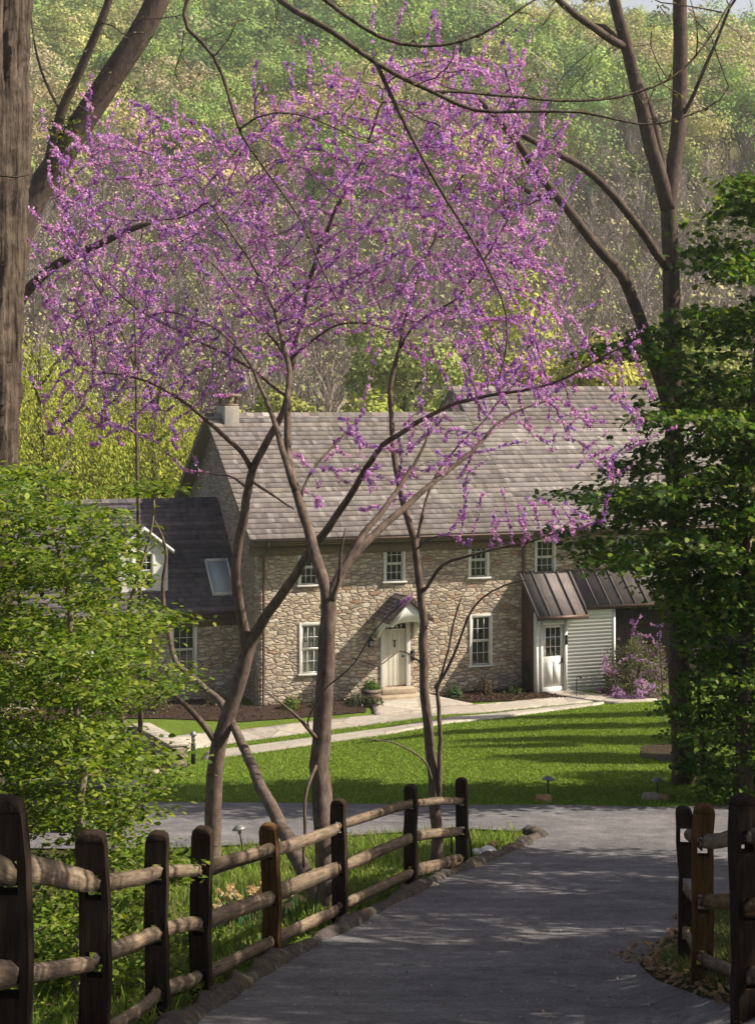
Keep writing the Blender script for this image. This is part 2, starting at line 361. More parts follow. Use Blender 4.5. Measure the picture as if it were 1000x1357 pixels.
bed2 = [HW(x,y)[:2] for x,y in [(5.6,-.02),(9.2,-.02),(9.4,-1.7),(9.9,-2.3),(6.3,-1.7)]]
tag(sheet('mulch_bed', bed2, M['mulch'], .03, .3), kind='structure')
bed3 = H2((60,1010),(150,985),(240,990),(252,1016),(215,1030),(160,1042),(60,1050))
tag(sheet('mulch_bed', bed3, M['mulch'], .03, .3), kind='structure')
tag(sheet('mulch_ring', H2((850,990),(905,985),(925,1003),(880,1010),(848,1004)), M['mulch'], .03, .3), kind='structure')

# ---------------------------------------------------------------- the house
house = thing('stone_house', 'long fieldstone farmhouse with weathered shingle roofs, white windows and cream front door', 'house', HO, TH)
def grid_wall(mb, x0,x1,z0,z1, y0,y1, holes, col=None):
    """a wall in the xz plane, front at y0, back at y1, with rectangular openings"""
    X = sorted({x0,x1,*[h[0] for h in holes],*[h[1] for h in holes]}); Z = sorted({z0,z1,*[h[2] for h in holes],*[h[3] for h in holes]})
    op = lambda i,j: not(0<=i<len(X)-1 and 0<=j<len(Z)-1) or any(h[0]-1e-6<=X[i] and X[i+1]<=h[1]+1e-6 and h[2]-1e-6<=Z[j] and Z[j+1]<=h[3]+1e-6 for h in holes)
    for i in range(len(X)-1):
        for j in range(len(Z)-1):
            if op(i,j): continue
            a,b,c,d = X[i],X[i+1],Z[j],Z[j+1]
            mb.add([(a,y0,c),(b,y0,c),(b,y0,d),(a,y0,d)], [np.array([[0,1,2,3]])], col)
            mb.add([(a,y1,c),(b,y1,c),(b,y1,d),(a,y1,d)], [np.array([[3,2,1,0]])], col)
            if op(i-1,j): mb.add([(a,y0,c),(a,y0,d),(a,y1,d),(a,y1,c)], [np.array([[0,1,2,3]])], col)
            if op(i+1,j): mb.add([(b,y0,c),(b,y1,c),(b,y1,d),(b,y0,d)], [np.array([[0,1,2,3]])], col)
            if op(i,j-1): mb.add([(a,y0,c),(a,y1,c),(b,y1,c),(b,y0,c)], [np.array([[0,1,2,3]])], col)
            if op(i,j+1): mb.add([(a,y0,d),(b,y0,d),(b,y1,d),(a,y1,d)], [np.array([[0,1,2,3]])], col)
LW, LT, LB = .41, 2.5, .92
low_win = [(1.69,LB,LT,.39),(7.43,LB-.06,LT,.40)]; up_win = [(1.62,3.68,4.84,.35),(4.45,3.68,4.86,.36),(7.35,3.7,4.88,.36)]
holes = [(c-w,c+w,a,b) for c,a,b,w in low_win+up_win]
door_h = (3.98,4.98,.34,2.45)
ED, EY, RZ, RY = 5.16, -.58, 8.9, 5.0
mb = MB(); grid_wall(mb, 0,9.0,-.6,ED+.15,0,.4, holes+[door_h]); mb.build('wall', M['stone'], house)
def gable(mb, x0, x1, y0, y1, zb, ze, zr):
    """gable end as a slab between x0 and x1"""
    poly = [(y0,zb),(y1,zb),(y1,ze),((y0+y1)/2,zr),(y0,ze)]; mb.prism(poly,'x',x0,x1)
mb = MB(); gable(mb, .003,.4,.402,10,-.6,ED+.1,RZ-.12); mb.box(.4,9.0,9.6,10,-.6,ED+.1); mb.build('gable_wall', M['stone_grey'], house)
# taller right-hand section
TX0, TX1, TRZ, TED = 9.03, 17.6, 9.78, 5.16
tw = [(9.72,3.72,4.88,.38),(12.75,3.72,4.88,.38),(15.6,3.72,4.88,.38)]
mb = MB(); grid_wall(mb, TX0,TX1,-.6,TED+.2,.012,.4,[(c-w,c+w,a,b) for c,a,b,w in tw]); mb.build('wall', M['stone'], house)
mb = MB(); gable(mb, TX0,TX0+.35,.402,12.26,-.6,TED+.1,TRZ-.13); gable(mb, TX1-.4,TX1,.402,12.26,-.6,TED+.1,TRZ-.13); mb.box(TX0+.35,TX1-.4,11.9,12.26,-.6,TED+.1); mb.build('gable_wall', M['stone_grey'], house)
# left wing, set back
WY, WX = 1.7, -9.5
ww = [(-1.95,.85,2.42,.42),(-5.2,.85,2.42,.42)]
mb = MB(); grid_wall(mb, WX,-.02,-.6,2.95,WY,WY+.4,[(c-w,c+w,a,b) for c,a,b,w in ww]); mb.build('wing_wall', M['stone'], house)
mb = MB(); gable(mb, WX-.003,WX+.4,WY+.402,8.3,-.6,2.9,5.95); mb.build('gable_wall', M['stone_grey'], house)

SH = [(.215,.185,.175),(.175,.15,.145),(.28,.245,.235),(.195,.165,.162),(.235,.195,.17),(.135,.118,.115),(.36,.325,.31)]
SL = [(.10,.09,.105),(.14,.12,.14),(.19,.155,.17),(.08,.072,.088)]
def shingles(mb, x0,x1, e, r, rows, pal, wmin=.09, wmax=.21, hip=0):
    """courses of shingles from the eave point e=(y,z) up to the ridge point r=(y,z)"""
    e, r = np.array(e), np.array(r); L = np.linalg.norm(r-e); s = (r-e)/L; nrm = np.array((-s[1],s[0])); nrm = nrm if nrm[1] > 0 else -nrm
    ex = L/rows
    for k in range(rows):
        x = x0 - random.random()*.1; rowc = np.array(random.choice(pal))*random.uniform(.9,1.1)
        while x < x1:
            w = random.uniform(wmin,wmax); a, b = max(x,x0), min(x+w-.002,x1); x += w
            if b-a < .02: continue
            d0 = random.uniform(-.005,.003)+(random.random()<.05)*.03; th = random.uniform(.036,.04); c = .9*(.45*np.array(random.choice(pal))+.55*rowc)*random.choice((.8,.93,1,1,1.04,1.1,1.25))*random.uniform(.95,1.05)
            p0 = e + s*(k*ex+d0) + nrm*(th+.018); p1 = e + s*min(L,(k*ex+ex*1.15)) + nrm*.016; q0 = p0 - nrm*(th+.006)
            V = [(a,*p0),(b,*p0),(b,*p1),(a,*p1),(a,*q0),(b,*q0)]
            mb.add(V, [np.array([[0,1,2,3],[4,5,1,0]])], c)
def roof(x0,x1,e,r,rows,pal,mat,back=None,th=.12):
    mb = MB(); y0,z0 = e; y1,z1 = r
    yb = 2*y1-y0; poly = [(y0,z0-th),(y1,z1-th-.03),(yb,z0-th),(yb,z0),(y1,z1),(y0,z0)]
    mb.prism(poly,'x',x0,x1,(.2,.17,.15)); shingles(mb,x0-.02,x1+.02,e,r,rows,pal); shingles(mb,x0-.02,x1+.02,(yb,z0),r,rows,pal)
    # ridge caps
    x = x0
    while x < x1-.05:
        w = min(.28, x1-x); c = np.array(random.choice(pal))*random.uniform(.8,1.2)
        for sgn in (-1,1):
            mb.add([(x,y1,z1+.075),(x+w-.01,y1,z1+.065),(x+w-.01,y1+sgn*.16,z1-.055),(x,y1+sgn*.16,z1-.045)],[np.array([[0,1,2,3] if sgn<0 else [3,2,1,0]])],c)
        x += w
    return mb.build('roof', mat, house)
r1 = roof(-.42,9.02,(EY,ED),(RY,RZ),26,SH,M['shingle'])
r2 = roof(9.035,TX1+.35,(EY,TED),(6.33,TRZ+.03),32,SH,M['shingle'])
rw = roof(WX-.3,-.03,(WY-.3,2.78),(5.0,6.08),24,SL,M['slate'])
# lower cottage end beyond the wing
mb = MB(); gable(mb, -15.6,-15.2,2.3,8,-.6,2.8,5.6); grid_wall(mb,-15.2,WX-.01,-.6,2.9,2.3,2.7,[(-12.9,-12.1,.9,2.4)]); mb.build('wing_wall', M['stone_grey'], house)
roof(-15.9,WX-.31,(2.0,2.75),(5.15,5.75),22,SH,M['shingle'])
# soffits, gutters and downpipes
mb = MB(); mb.box(-.3,9.0,-.5,0.0,ED-.2,ED-.12); mb.box(-.3,9.0,-.05,-.003,ED-.55,ED-.2); mb.build('eave_board', M['soffit'], house)
mb = MB(); mb.box(TX0+.02,TX1+.3,-.5,0.01,TED-.2,TED-.12); mb.build('eave_board', M['soffit'], house)
mb = MB(); mb.box(WX-.2,-.03,WY-.27,WY-.003,2.60,2.67); mb.box(WX-.2,-.03,WY-.05,WY-.004,2.3,2.6); mb.build('eave_board', M['soffit'], house)
def gutter(x0,x1,y,z):
    mb = MB(); a = np.linspace(np.pi,2*np.pi,7); out = [(y+.06*math.cos(t), z+.06*math.sin(t)) for t in a]; inn = [(y+.05*math.cos(t), z+.05*math.sin(t)) for t in a[::-1]]
    mb.prism(out+inn,'x',x0,x1); return mb.build('gutter', M['copper'], house, True)
gutter(-.4,8.9,-.65,ED-.02); gutter(9.1,TX1,-.65,TED-.02); gutter(WX,-.06,WY-.38,2.75)
def downpipe(x,y,zt,zb=.0):
    mb = MB(); mb.tube([(x,-.65,zt),(x,-.58,zt-.16),(x,y,zt-.5),(x,y,zt-.7),(x,y,(zt+zb)/2),(x,y,zb+.2),(x,y-.12,zb+.05)], .042, 8); mb.build('downpipe', M['copper'], house, True)
downpipe(.14,-.07,ED-.06,-.1); downpipe(8.9,-.07,ED-.06,-.1)
# chimney on the left gable
mb = MB(); mb.box(.1,.6,4.45,5.55,7.9,9.2); ch = mb.build('chimney', M['plaster'], house, bevel=.012)
mb = MB()
for cx2 in (.14,.46):
    for cy2 in (4.5,5.41): mb.box(cx2,cx2+.1,cy2,cy2+.1,9.27,9.5)
mb.box(.12,.58,4.49,5.53,9.2,9.27); mb.box(.04,.66,4.4,5.6,9.5,9.6); mb.build('chimney_cap', M['brick'], ch)
# windows
def window(w, h, cols=3, rows=4, name='window', pale_pane=False, case=.075, depth=.1):
    """hung window, local origin bottom centre of the opening on the wall face; the opening is 2w wide"""
    mb = MB(); c = case; y0,y1 = -.035, depth
    mb.box(-w-.004,-w+c,y0,y1,0,h); mb.box(w-c,w+.004,y0,y1,0,h); mb.box(-w+c,w-c,y0,y1,h-c,h+.003); 
    win = mb.build(name, M['white'], None, bevel=.006)
    mb = MB(); mb.box(-w-.05,w+.05,-.085,depth,-.055,.0); mb.build('sill', M['white'], win, bevel=.006)
    gw, gh = w-c, h-c
    mb = MB(); mb.add([(-gw,depth-.02,0),(gw,depth-.02,0),(gw,depth-.02,gh),(-gw,depth-.02,gh)],[np.array([[0,1,2,3]])]); mb.build('pane', M['pale_pane' if pale_pane else 'glass'], win)
    mb = MB(); t = .017; s = .042; mid = gh*.5
    def sash(z0,z1,y):
        mb.box(-gw,-gw+s,y,y+.03,z0,z1); mb.box(gw-s,gw,y,y+.03,z0,z1); mb.box(-gw+s,gw-s,y,y+.03,z0,z0+s); mb.box(-gw+s,gw-s,y,y+.03,z1-s,z1)
        for i in range(1,cols):
            x = -gw+2*gw*i/cols; mb.box(x-t/2,x+t/2,y+.004,y+.026,z0+s,z1-s)
        rr = rows//2
        for j in range(1,rr):
            z = z0+(z1-z0)*j/rr; mb.box(-gw+s,gw-s,y+.006,y+.024,z-t/2,z+t/2)
    sash(0,mid,.035); sash(mid,gh,.005); mb.build('sash', M['white'], win)
    return win
first = window(.39,LT-LB,pale_pane=True); first.parent = house; first.location = (1.69,0,LB)
tag(first, 'lower window beside the downpipe with paler, streaked panes')
def put(src, x, y, z): 
    c = copy_tree(src, house); c.location = (x,y,z)
    if 'label' in c: del c['label']
    return c
w2 = window(.40,LT-LB+.06); w2.parent = house; w2.location = (7.43,0,LB-.06)
u1 = window(.35,1.16); u1.parent = house; u1.location = (1.62,0,3.68)
u2 = window(.36,1.18); u2.parent = house; u2.location = (4.45,0,3.68); put(u2,7.35,0,3.7)
t1 = window(.38,1.16); t1.parent = house; t1.location = (9.72,.012,3.72); put(t1,12.75,.012,3.72); put(t1,15.6,.012,3.72)
g1 = window(.42,1.57); g1.parent = house; g1.location = (-1.95,WY,.85); put(g1,-5.2,WY,.85)
g2 = window(.4,1.5); g2.parent = house; g2.location = (-12.5,2.3,.9)
# front door
mb = MB(); dx0,dx1,dz0,dz1 = door_h
mb.box(dx0-.0,dx0+.13,-.05,.14,dz0,dz1); mb.box(dx1-.13,dx1,-.05,.14,dz0,dz1); mb.box(dx0+.13,dx1-.13,-.05,.14,dz1-.1,dz1+.003); mb.build('door_surround', M['white'], house, bevel=.008)
mb = MB(); a,b = dx0+.13, dx1-.13; w = (b-a)/5
for i in range(5): mb.box(a+i*w+.003,a+(i+1)*w-.003,.06,.11,dz0+.02,dz1-.33)
mb.box(a,b,.075,.1,dz0+.02,dz1-.33); fd = mb.build('front_door', M['door'], house, bevel=.005)
mb = MB(); mb.box(a,b,.05,.1,dz1-.33,dz1-.29); mb.build('transom_bar', M['white'], fd)
mb = MB(); mb.box(a,b,.08,.09,dz1-.29,dz1-.1); mb.build('transom_light', M['glass'], fd)
for i in range(1,5): mb = MB(); mb.box(a+i*w-.012,a+i*w+.012,.06,.08,dz1-.29,dz1-.1); mb.build('transom_muntin', M['white'], fd)
mb = MB(); mb.lathe([(.0,-.03),(.035,-.02),(.03,.0),(.012,.02),(.03,.05)],12,(b-.1,.03,1.28),'y'); mb.build('knob', M['black'], fd, True)
mb = MB(); mb.box((a+b)/2-.02,(a+b)/2+.02,.035,.06,1.62,1.78); mb.lathe([(.02,0),(.035,.015),(.02,.03)],10,((a+b)/2,.025,1.61),'y'); mb.box((a+b)/2-.045,(a+b)/2+.045,.035,.058,1.77,1.8); mb.build('knocker', M['black'], fd)
def lantern(x,y,z):
    mb = MB(); mb.box(x-.05,x+.05,y+.1,y+.14,z-.1,z+.12); mb.box(x-.07,x+.07,y-.06,y+.08,z-.1,z-.08); mb.prism([(-.085+x,-.075+y),(.085+x,-.075+y),(.085+x,.09+y),(-.085+x,.09+y)],'z',z+.1,z+.12)
    for sx in (-.06,.05):
        for sy in (-.05,.06): mb.box(x+sx,x+sx+.012,y+sy,y+sy+.012,z-.08,z+.1)
    mb.lathe([(.09,0),(.05,.05),(.02,.09),(.012,.13)],8,(x,y,z+.12)); mb.box(x-.012,x+.012,y+.05,y+.12,z+.2,z+.22)
    l = mb.build('wall_lantern', M['black'], house)
    mb = MB(); mb.box(x-.045,x+.045,y-.035,y+.05,z-.075,z+.095); mb.build('lantern_glass', M['sky_glass'], l)
lantern(3.62,-.14,1.75); 
mb = MB(); mb.box(5.0,5.1,-.1,-.003,1.15,1.42); mb.box(4.99,5.11,-.115,-.003,1.42,1.45); mb.build('letter_box', M['black'], house)
# porch hood
PHX, PHW, PHY = 4.48, .74, -1.3
hz0, hz1 = 2.52, 3.22
mb = MB(); col = (.21,.16,.145)
for sgn in (-1,1):
    x0,x1 = PHX, PHX+sgn*PHW; n = np.array((sgn*(hz1-hz0),0,PHW)); n = n/np.linalg.norm(n)*.07
    V = [(x0,PHY-.08,hz1),(x1,PHY-.08,hz0),(x1,0,hz0),(x0,0,hz1)]; V = V+[tuple(np.array(v)+n) for v in V]
    V[4] = (x0,PHY-.08,hz1+.09); V[7] = (x0,0,hz1+.09)
    mb.add(V,[np.array([[0,1,2,3],[7,6,5,4],[4,5,1,0],[5,6,2,1],[3,2,6,7]])],col)
    for kk in range(7):
        t0 = kk/7; a = np.array((x1+(x0-x1)*t0,0,hz0+(hz1-hz0)*t0)); b = np.array((x1+(x0-x1)*(t0+1.05/7),0,hz0+(hz1-hz0)*(t0+1.05/7)))
        y = PHY-.1
        while y < -.01:
            yb = min(y+random.uniform(.12,.22),-.002); c = np.array(random.choice(SH))*random.uniform(.55,.8)
            q = n*1.55; q1 = n*1.1
            mb.add([(*(a+q)[:1],y,(a+q)[2]),(*(a+q)[:1],yb-.006,(a+q)[2]),(*(b+q1)[:1],yb-.006,(b+q1)[2]),(*(b+q1)[:1],y,(b+q1)[2])],[np.array([[0,1,2,3]])],c); y = yb
ph = mb.build('porch_hood', M['shingle'], house)
mb = MB(); arch = [(PHX-PHW+.12,hz0+.03),(PHX-PHW+.12,hz0-.1),(PHX-.52,hz0-.1)]+[(PHX-.52*math.cos(t),hz0-.1+(.03+.1*math.sin(t))) for t in np.linspace(.2,np.pi-.2,9)]+[(PHX+.52,hz0-.1),(PHX+PHW-.12,hz0-.1),(PHX+PHW-.12,hz0+.03),(PHX,hz1-.06)]
mb.prism(arch,'y',PHY,PHY+.06); mb.build('pediment', M['white'], ph)
mb = MB(); mb.box(PHX-PHW+.05,PHX-.5,PHY+.06,0,hz0-.1,hz0-.02); mb.box(PHX+.5,PHX+PHW-.05,PHY+.06,0,hz0-.1,hz0-.02)
for s_ in (-1,1):
    x = PHX+s_*.62
    mb.prism([(-.003,1.9),(-.003,2.42),(-.85,2.42),(-.75,2.33),(-.4,2.2),(-.15,1.95)],'x',x-.04,x+.04)
mb.build('bracket', M['white'], ph)
# steps
mb = MB(); mb.box(3.75,5.2,-.75,-.003,-.4,.16); mb.box(3.9,5.05,-.4,-.004,.16,.335); st_ = mb.build('doorstep', M['steps'], house, bevel=.02)
# lean-to: metal roof over white clapboard
LX0, LX1, LXR, LY = 8.86, 10.75, 16.8, -1.05
mb = MB()
def seam_roof(x0,x1,yt,zt,yb,zb):
    n = np.array((0,-(zt-zb),-(yb-yt))); n = np.array((0,-(zt-zb),(yt-yb)))/np.hypot(zt-zb,yt-yb)
    d = .045*n
    V = [(x0,yb,zb),(x1,yb,zb),(x1,yt,zt),(x0,yt,zt)]; V2 = [tuple(np.array(v)-d) for v in V]
    mb.add(V+V2,[np.array([[0,1,2,3],[7,6,5,4],[4,5,1,0],[5,6,2,1],[0,3,7,4]])])
    k_ = int(round((x1-x0)/.46))
    for i in range(k_+1):
        x = x0+(x1-x0)*i/k_; x = min(max(x,x0+.016),x1-.016)
        a = np.array((x,yb-.01,zb)); b = np.array((x,yt,zt)); h = n*.05
        VV = [a-(.014,0,0),a+(.014,0,0),b+(.014,0,0),b-(.014,0,0)]; VV = VV+[v+h for v in VV]
        mb.add(VV,[np.array([[4,5,6,7],[0,1,5,4],[1,2,6,5],[3,0,4,7]])])
seam_roof(LX0-.1,LX1-.2,-.0,3.80,LY-.38,2.52); seam_roof(LX1-.197,LXR+.2,-.0,3.805,LY-.12,2.75)
mr = mb.build('metal_roof', M['metal'], house)
mb = MB(); mb.box(LX0-.12,LX1-.19,LY-.43,LY-.385,2.40,2.53); mb.box(LX1-.19,LXR+.2,LY-.17,LY-.125,2.63,2.76); mb.build('fascia', M['copper'], mr)
SD = (9.12,9.88,.2,2.2)
mb = MB()
def clap(x0,x1,z0,z1,y,pitch=.115):
    z = z0
    while z < z1-.01:
        zb = min(z+pitch,z1); V = [(x0,y-.022,z),(x1,y-.022,z),(x1,y-.004,zb),(x0,y-.004,zb),(x0,y,z),(x1,y,z)]
        mb.add(V,[np.array([[0,1,2,3],[4,5,1,0]])]); z = zb
clap(LX0+.1,SD[0]-.1,-.1,2.5,LY); clap(SD[1]+.1,11.65,-.1,2.62,LY)
mb.box(LX0,SD[0],LY+.001,LY+.12,-.4,2.6); mb.box(SD[1],11.72,LY+.001,LY+.12,-.4,2.68); mb.box(SD[0],SD[1],LY+.001,LY+.12,SD[3],2.6); mb.box(SD[0],SD[1],LY+.001,LY+.12,-.4,SD[2])
mb.box(LX0,LX0+.1,LY-.03,LY,-.1,2.55); mb.box(11.64,11.72,LY-.035,LY,-.1,2.62)
mb.box(11.62,11.72,LY+.121,-.003,-.4,2.66)
cw = mb.build('clapboard_wall', M['clap'], house)
mb = MB(); mb.prism([(LY+.125,-.4),(-.003,-.4),(-.003,3.66),(LY+.125,2.72)],'x',LX0+.01,LX0+.1); mb.build('side_wall', M['side_brown'], house)
mb = MB(); mb.box(11.75,LXR,-.3,-.05,-.4,2.8); mb.box(LXR-.15,LXR,LY+.1,-.3,-.4,2.7); mb.box(14.2,14.32,LY+.05,LY+.17,-.4,2.68); mb.build('carport_wall', M['carport_shade'], house)  # painted dark to stand in for the shaded void under the carport roof
mb = MB(); a,b,z0,z1 = SD
mb.box(a-.1,a,LY-.035,LY+.1,-.05,z1+.1); mb.box(b,b+.1,LY-.035,LY+.1,-.05,z1+.1); mb.box(a,b,LY-.035,LY+.1,z1,z1+.1); mb.build('door_frame', M['white'], house)
mb = MB(); mb.box(a+.01,b-.01,LY+.02,LY+.06,z0,1.18); mb.box(a+.01,a+.12,LY+.02,LY+.06,1.18,z1); mb.box(b-.12,b-.01,LY+.02,LY+.06,1.18,z1); mb.box(a+.12,b-.12,LY+.02,LY+.06,z1-.1,z1)
mb.box(a+.14,a+.4,LY+.012,LY+.02,.3,1.02); mb.box(b-.4,b-.14,LY+.012,LY+.02,.3,1.02)
sd = mb.build('side_door', M['white'], house)
mb = MB(); mb.box(a+.12,b-.12,LY+.04,LY+.05,1.18,z1-.1); mb.build('door_glass', M['glass'], sd)
mb = MB(); gx0,gx1 = a+.12,b-.12
for i in (1,2): x = gx0+(gx1-gx0)*i/3; mb.box(x-.011,x+.011,LY+.022,LY+.04,1.18,z1-.1)
for i in (1,2): z = 1.18+(z1-.1-1.18)*i/3; mb.box(gx0,gx1,LY+.024,LY+.039,z-.011,z+.011)
mb.build('muntin', M['white'], sd)
mb = MB(); mb.lathe([(.02,-.04),(.032,-.02),(.02,.01),(.02,.03)],10,(b-.065,LY-.0,1.02),'y'); mb.box(b-.09,b-.04,LY+.01,LY+.02,.95,1.1); mb.build('handle', M['black'], sd)
mb = MB(); mb.box(b+.02,b+.09,LY-.1,LY-.036,1.55,1.8); mb.lathe([(.06,0),(.02,.06)],8,(b+.055,LY-.07,1.8)); mb.build('wall_lantern', M['black'], house)
# dormer and skylight on the wing
DX, DW = -3.15, .78
rs = (6.08-2.78)/(5.0-(WY-.3)); zr = lambda y: 2.78+(y-(WY-.3))*rs
DYF = WY+.35; dzb = zr(DYF); dze = dzb+1.45; dzp = dze+.62; yE = (WY-.3)+(dze-2.78)/rs; yP = (WY-.3)+(dzp-2.78)/rs
mb = MB(); grid_wall(mb, DX-DW,DX+DW,dzb-.1,dze,DYF,DYF+.1,[(DX-.36,DX+.36,dzb+.15,dzb+1.3)]); mb.prism([(DX-DW,dze),(DX+DW,dze),(DX,dzp-.04)],'y',DYF,DYF+.1)
for s_ in (-1,1):
    x = DX+s_*DW; mb.prism([(DYF+.1,dzb),(yE,dze),(DYF+.1,dze)],'x',min(x,x-s_*.08),max(x,x-s_*.08))
dm = mb.build('dormer', M['white'], house)
mb = MB()
for s_ in (-1,1):
    x1 = DX+s_*(DW+.16); zz = dze-.16*.62/DW
    A = [(DX,DYF-.16,dzp+.03),(x1,DYF-.16,zz+.03),(x1,yE+.05,zz+.03),(DX,yP+.05,dzp+.03)]; B = [(p[0],p[1],p[2]-.08) for p in A]
    mb.add(A+B,[np.array([[0,1,2,3],[7,6,5,4],[4,5,1,0],[5,6,2,1]])],(.33,.27,.25))
mb.build('dormer_roof', M['shingle'], dm)
mb = MB()
for s_ in (-1,1):
    x1 = DX+s_*(DW+.17); zz = dze-.17*.62/DW
    A = np.array([(DX,DYF-.165,dzp+.02),(x1,DYF-.165,zz+.02),(x1,DYF-.165,zz-.1),(DX,DYF-.165,dzp-.1)]); B = A+np.array((0,.03,0)); mb.add(np.concatenate((A,B)),[np.array([[0,1,2,3],[7,6,5,4],[3,2,6,7],[0,4,5,1]])])
mb.build('bargeboard', M['white'], dm)
dwn = window(.36,1.15,3,4); dwn.parent = dm; dwn.location = (DX,DYF,dzb+.15)
for c_ in list(dwn.children):      # keep to three levels: fold the sashes under the dormer
    c_.parent = dm; c_.location = (DX,DYF,dzb+.15)
mb = MB(); y0,y1 = WY+.15,WY+1.25; sl = np.array((0,1,rs)); sl /= np.linalg.norm(sl); nn = np.array((0,-rs,1)); nn /= np.linalg.norm(nn)
def on_roof(x,y,h): return np.array((x,y,zr(y)))+nn*h
def rbox(mb,x0,x1,ya,yb,h0,h1): 
    V = [on_roof(x,y,h) for h in (h0,h1) for y in (ya,yb) for x in (x0,x1)]
    mb.add(V,[np.array([(0,2,3,1),(4,5,7,6),(0,1,5,4),(2,6,7,3),(0,4,6,2),(1,3,7,5)])])
for bx_ in ((-.98,-.92,y0,y1),(-.28,-.22,y0,y1),(-.92,-.28,y0,y0+.06),(-.92,-.28,y1-.06,y1)): rbox(mb,*bx_,-.02,.14)
sk = mb.build('skylight', M['white'], house); mb = MB(); rbox(mb,-.92,-.28,y0+.06,y1-.06,.05,.11); mb.build('skylight_pane', M['sky_glass'], sk)

# ---------------------------------------------------------------- split-rail fences
def fence(name, label, posts, nrail_end=True, tan=(), group=None):
    """posts: (x, y, base z, height, half width)"""
    b0 = np.array(posts[0][:3]); root = thing(name, label, 'fence', b0, group=group)
    for i,(x,y,z,h,w) in enumerate(posts):
        a = np.array(posts[max(0,i-1)][:2]); b = np.array(posts[min(len(posts)-1,i+1)][:2]); dr = (b-a)/np.linalg.norm(b-a)
        ang = math.atan2(dr[1],dr[0])-math.pi/2
        xs_ = [-w,-w*.55,w*.55,w]; zs_ = [-.5,.1,.28,.54,.72,.98,1.17,h-.06,h]
        mb = MB(); hl = [(-w*.55,w*.55,.115,.265),(-w*.55,w*.55,.555,.705),(-w*.55,w*.55,1.0,1.15)]
        grid_wall(mb,-w,w,-.5,h-.05,-.06,.06,hl)
        top = [(-w,h-.05),(w,h-.05),(w*.9,h-.01),(w*.45,h+.012),(-w*.4,h+.015),(-w*.88,h-.008)]; mb.prism(top,'y',-.06,.06)
        V = np.concatenate(mb.V); ph_ = rng.random(6)*6
        V[:,0] += .008*np.sin(V[:,2]*5+ph_[0]) + .005*np.sin(V[:,2]*13+ph_[1]) + (V[:,2]*.018)*np.sin(ph_[2]); V[:,1] += .008*np.sin(V[:,2]*6+ph_[3]) + V[:,2]*.02*np.sin(ph_[4])
        me = raw_mesh('post', V, mb.Fs, np.ones((len(V),3))*rng.uniform(.75,1.15))
        o = obj('post', me, M['post_tan'] if i in tan else M['post'], root, np.array((x,y,z))-b0); o.rotation_euler = (0,0,ang)
        bv = o.modifiers.new('bevel','BEVEL'); bv.width = .01; bv.segments = 2
        if i in tan: o['label'] = 'newer honey-brown post'
    for i in range(len(posts)-1):
        p, q = np.array(posts[i][:3]), np.array(posts[i+1][:3]); dr = (q-p); dr /= np.linalg.norm(dr)
        side = np.array((dr[1],-dr[0],0))
        for hgt in (.19,.63,1.075):
            a = p+np.array((0,0,hgt+rng.uniform(-.02,.02)))-dr*.11+side*.012*(-1)**i; b = q+np.array((0,0,hgt+rng.uniform(-.02,.02)))+dr*.11+side*.012*(-1)**i
            m = 15; t = np.linspace(0,1,m); pts = a+(b-a)*t[:,None]; bend = rng.uniform(-.025,.02); pts[:,2] += bend*np.sin(t*np.pi)+.004*np.sin(t*9+rng.random()*6); pts += side*(rng.uniform(-.025,.025)*np.sin(t*np.pi))[:,None]
            n = 5; pf = 1+.24*rng.standard_normal(n); pf = np.clip(pf,.66,1.4); pr = np.tile(pf,(m,1))*(1+.025*rng.standard_normal((m,n)))
            rad = (.06 if i < 3 else .069)*np.minimum(1,.6+.7*np.sin(np.clip(t*np.pi,0,np.pi))**.6)
            pts_l = pts - p
            c = np.array((1,.95,.9))*rng.uniform(.75,1.2)
            if rng.random()<.08: c = np.array((1.05,.82,.55))*rng.uniform(.8,1.05)
            # built along local z so that the grain runs with the rail
            L = np.linalg.norm(b-a); zq = Vector(b-a).to_track_quat('Z','Y'); Rm = np.array(zq.to_matrix())
            loc = a; ptsl = (pts-a) @ Rm
            V, Q = tube_arrays(ptsl, rad, n, pr); Zw = V @ Rm.T; cz_ = (ptsl @ Rm.T); hs = np.repeat(cz_,n,0); dz = Zw-hs; lat = dz@side; Zw = Zw - np.outer(lat*.5, side); V = Zw @ Rm
            me = raw_mesh('rail', V, [Q, np.arange(n)[::-1], np.arange(n)+len(V)-n], np.tile(c,(len(V),1)), False)
            o = obj('rail', me, M['rail'], root, loc-b0); o.rotation_mode = 'QUATERNION'; o.rotation_quaternion = zq
    return root
def post_at(px, d, top, h, w):
    x = (px-CX)/F*d; zt = (CY-top)/F*d; return (x,d,zt-h,h,w)
lf = [(-1.62,4.6,-.8-1.4,1.4,.08), post_at(16,7.2,1060,1.4,.085), post_at(127,9.7,1105,1.38,.085), post_at(209,12.2,1106,1.36,.08), post_at(266,13.6,1098,1.42,.08), post_at(361,16,1093,1.32,.08), post_at(451,18.5,1061,1.38,.078), post_at(545,22,1042,1.32,.08), post_at(613,25,1032,1.42,.085)]
fence('split_rail_fence', 'three-rail split-rail fence on the left of the driveway with nine posts', lf, tan=(5,))
rf = [post_at(910,15,1071,1.32,.075), post_at(929,13,1068,1.38,.08), post_at(988,10.9,1056,1.36,.08), (3.6,9.4,-3.3,1.36,.08)]
fence('split_rail_fence', 'dark three-rail split-rail fence on the right of the driveway', rf, tan=(1,))

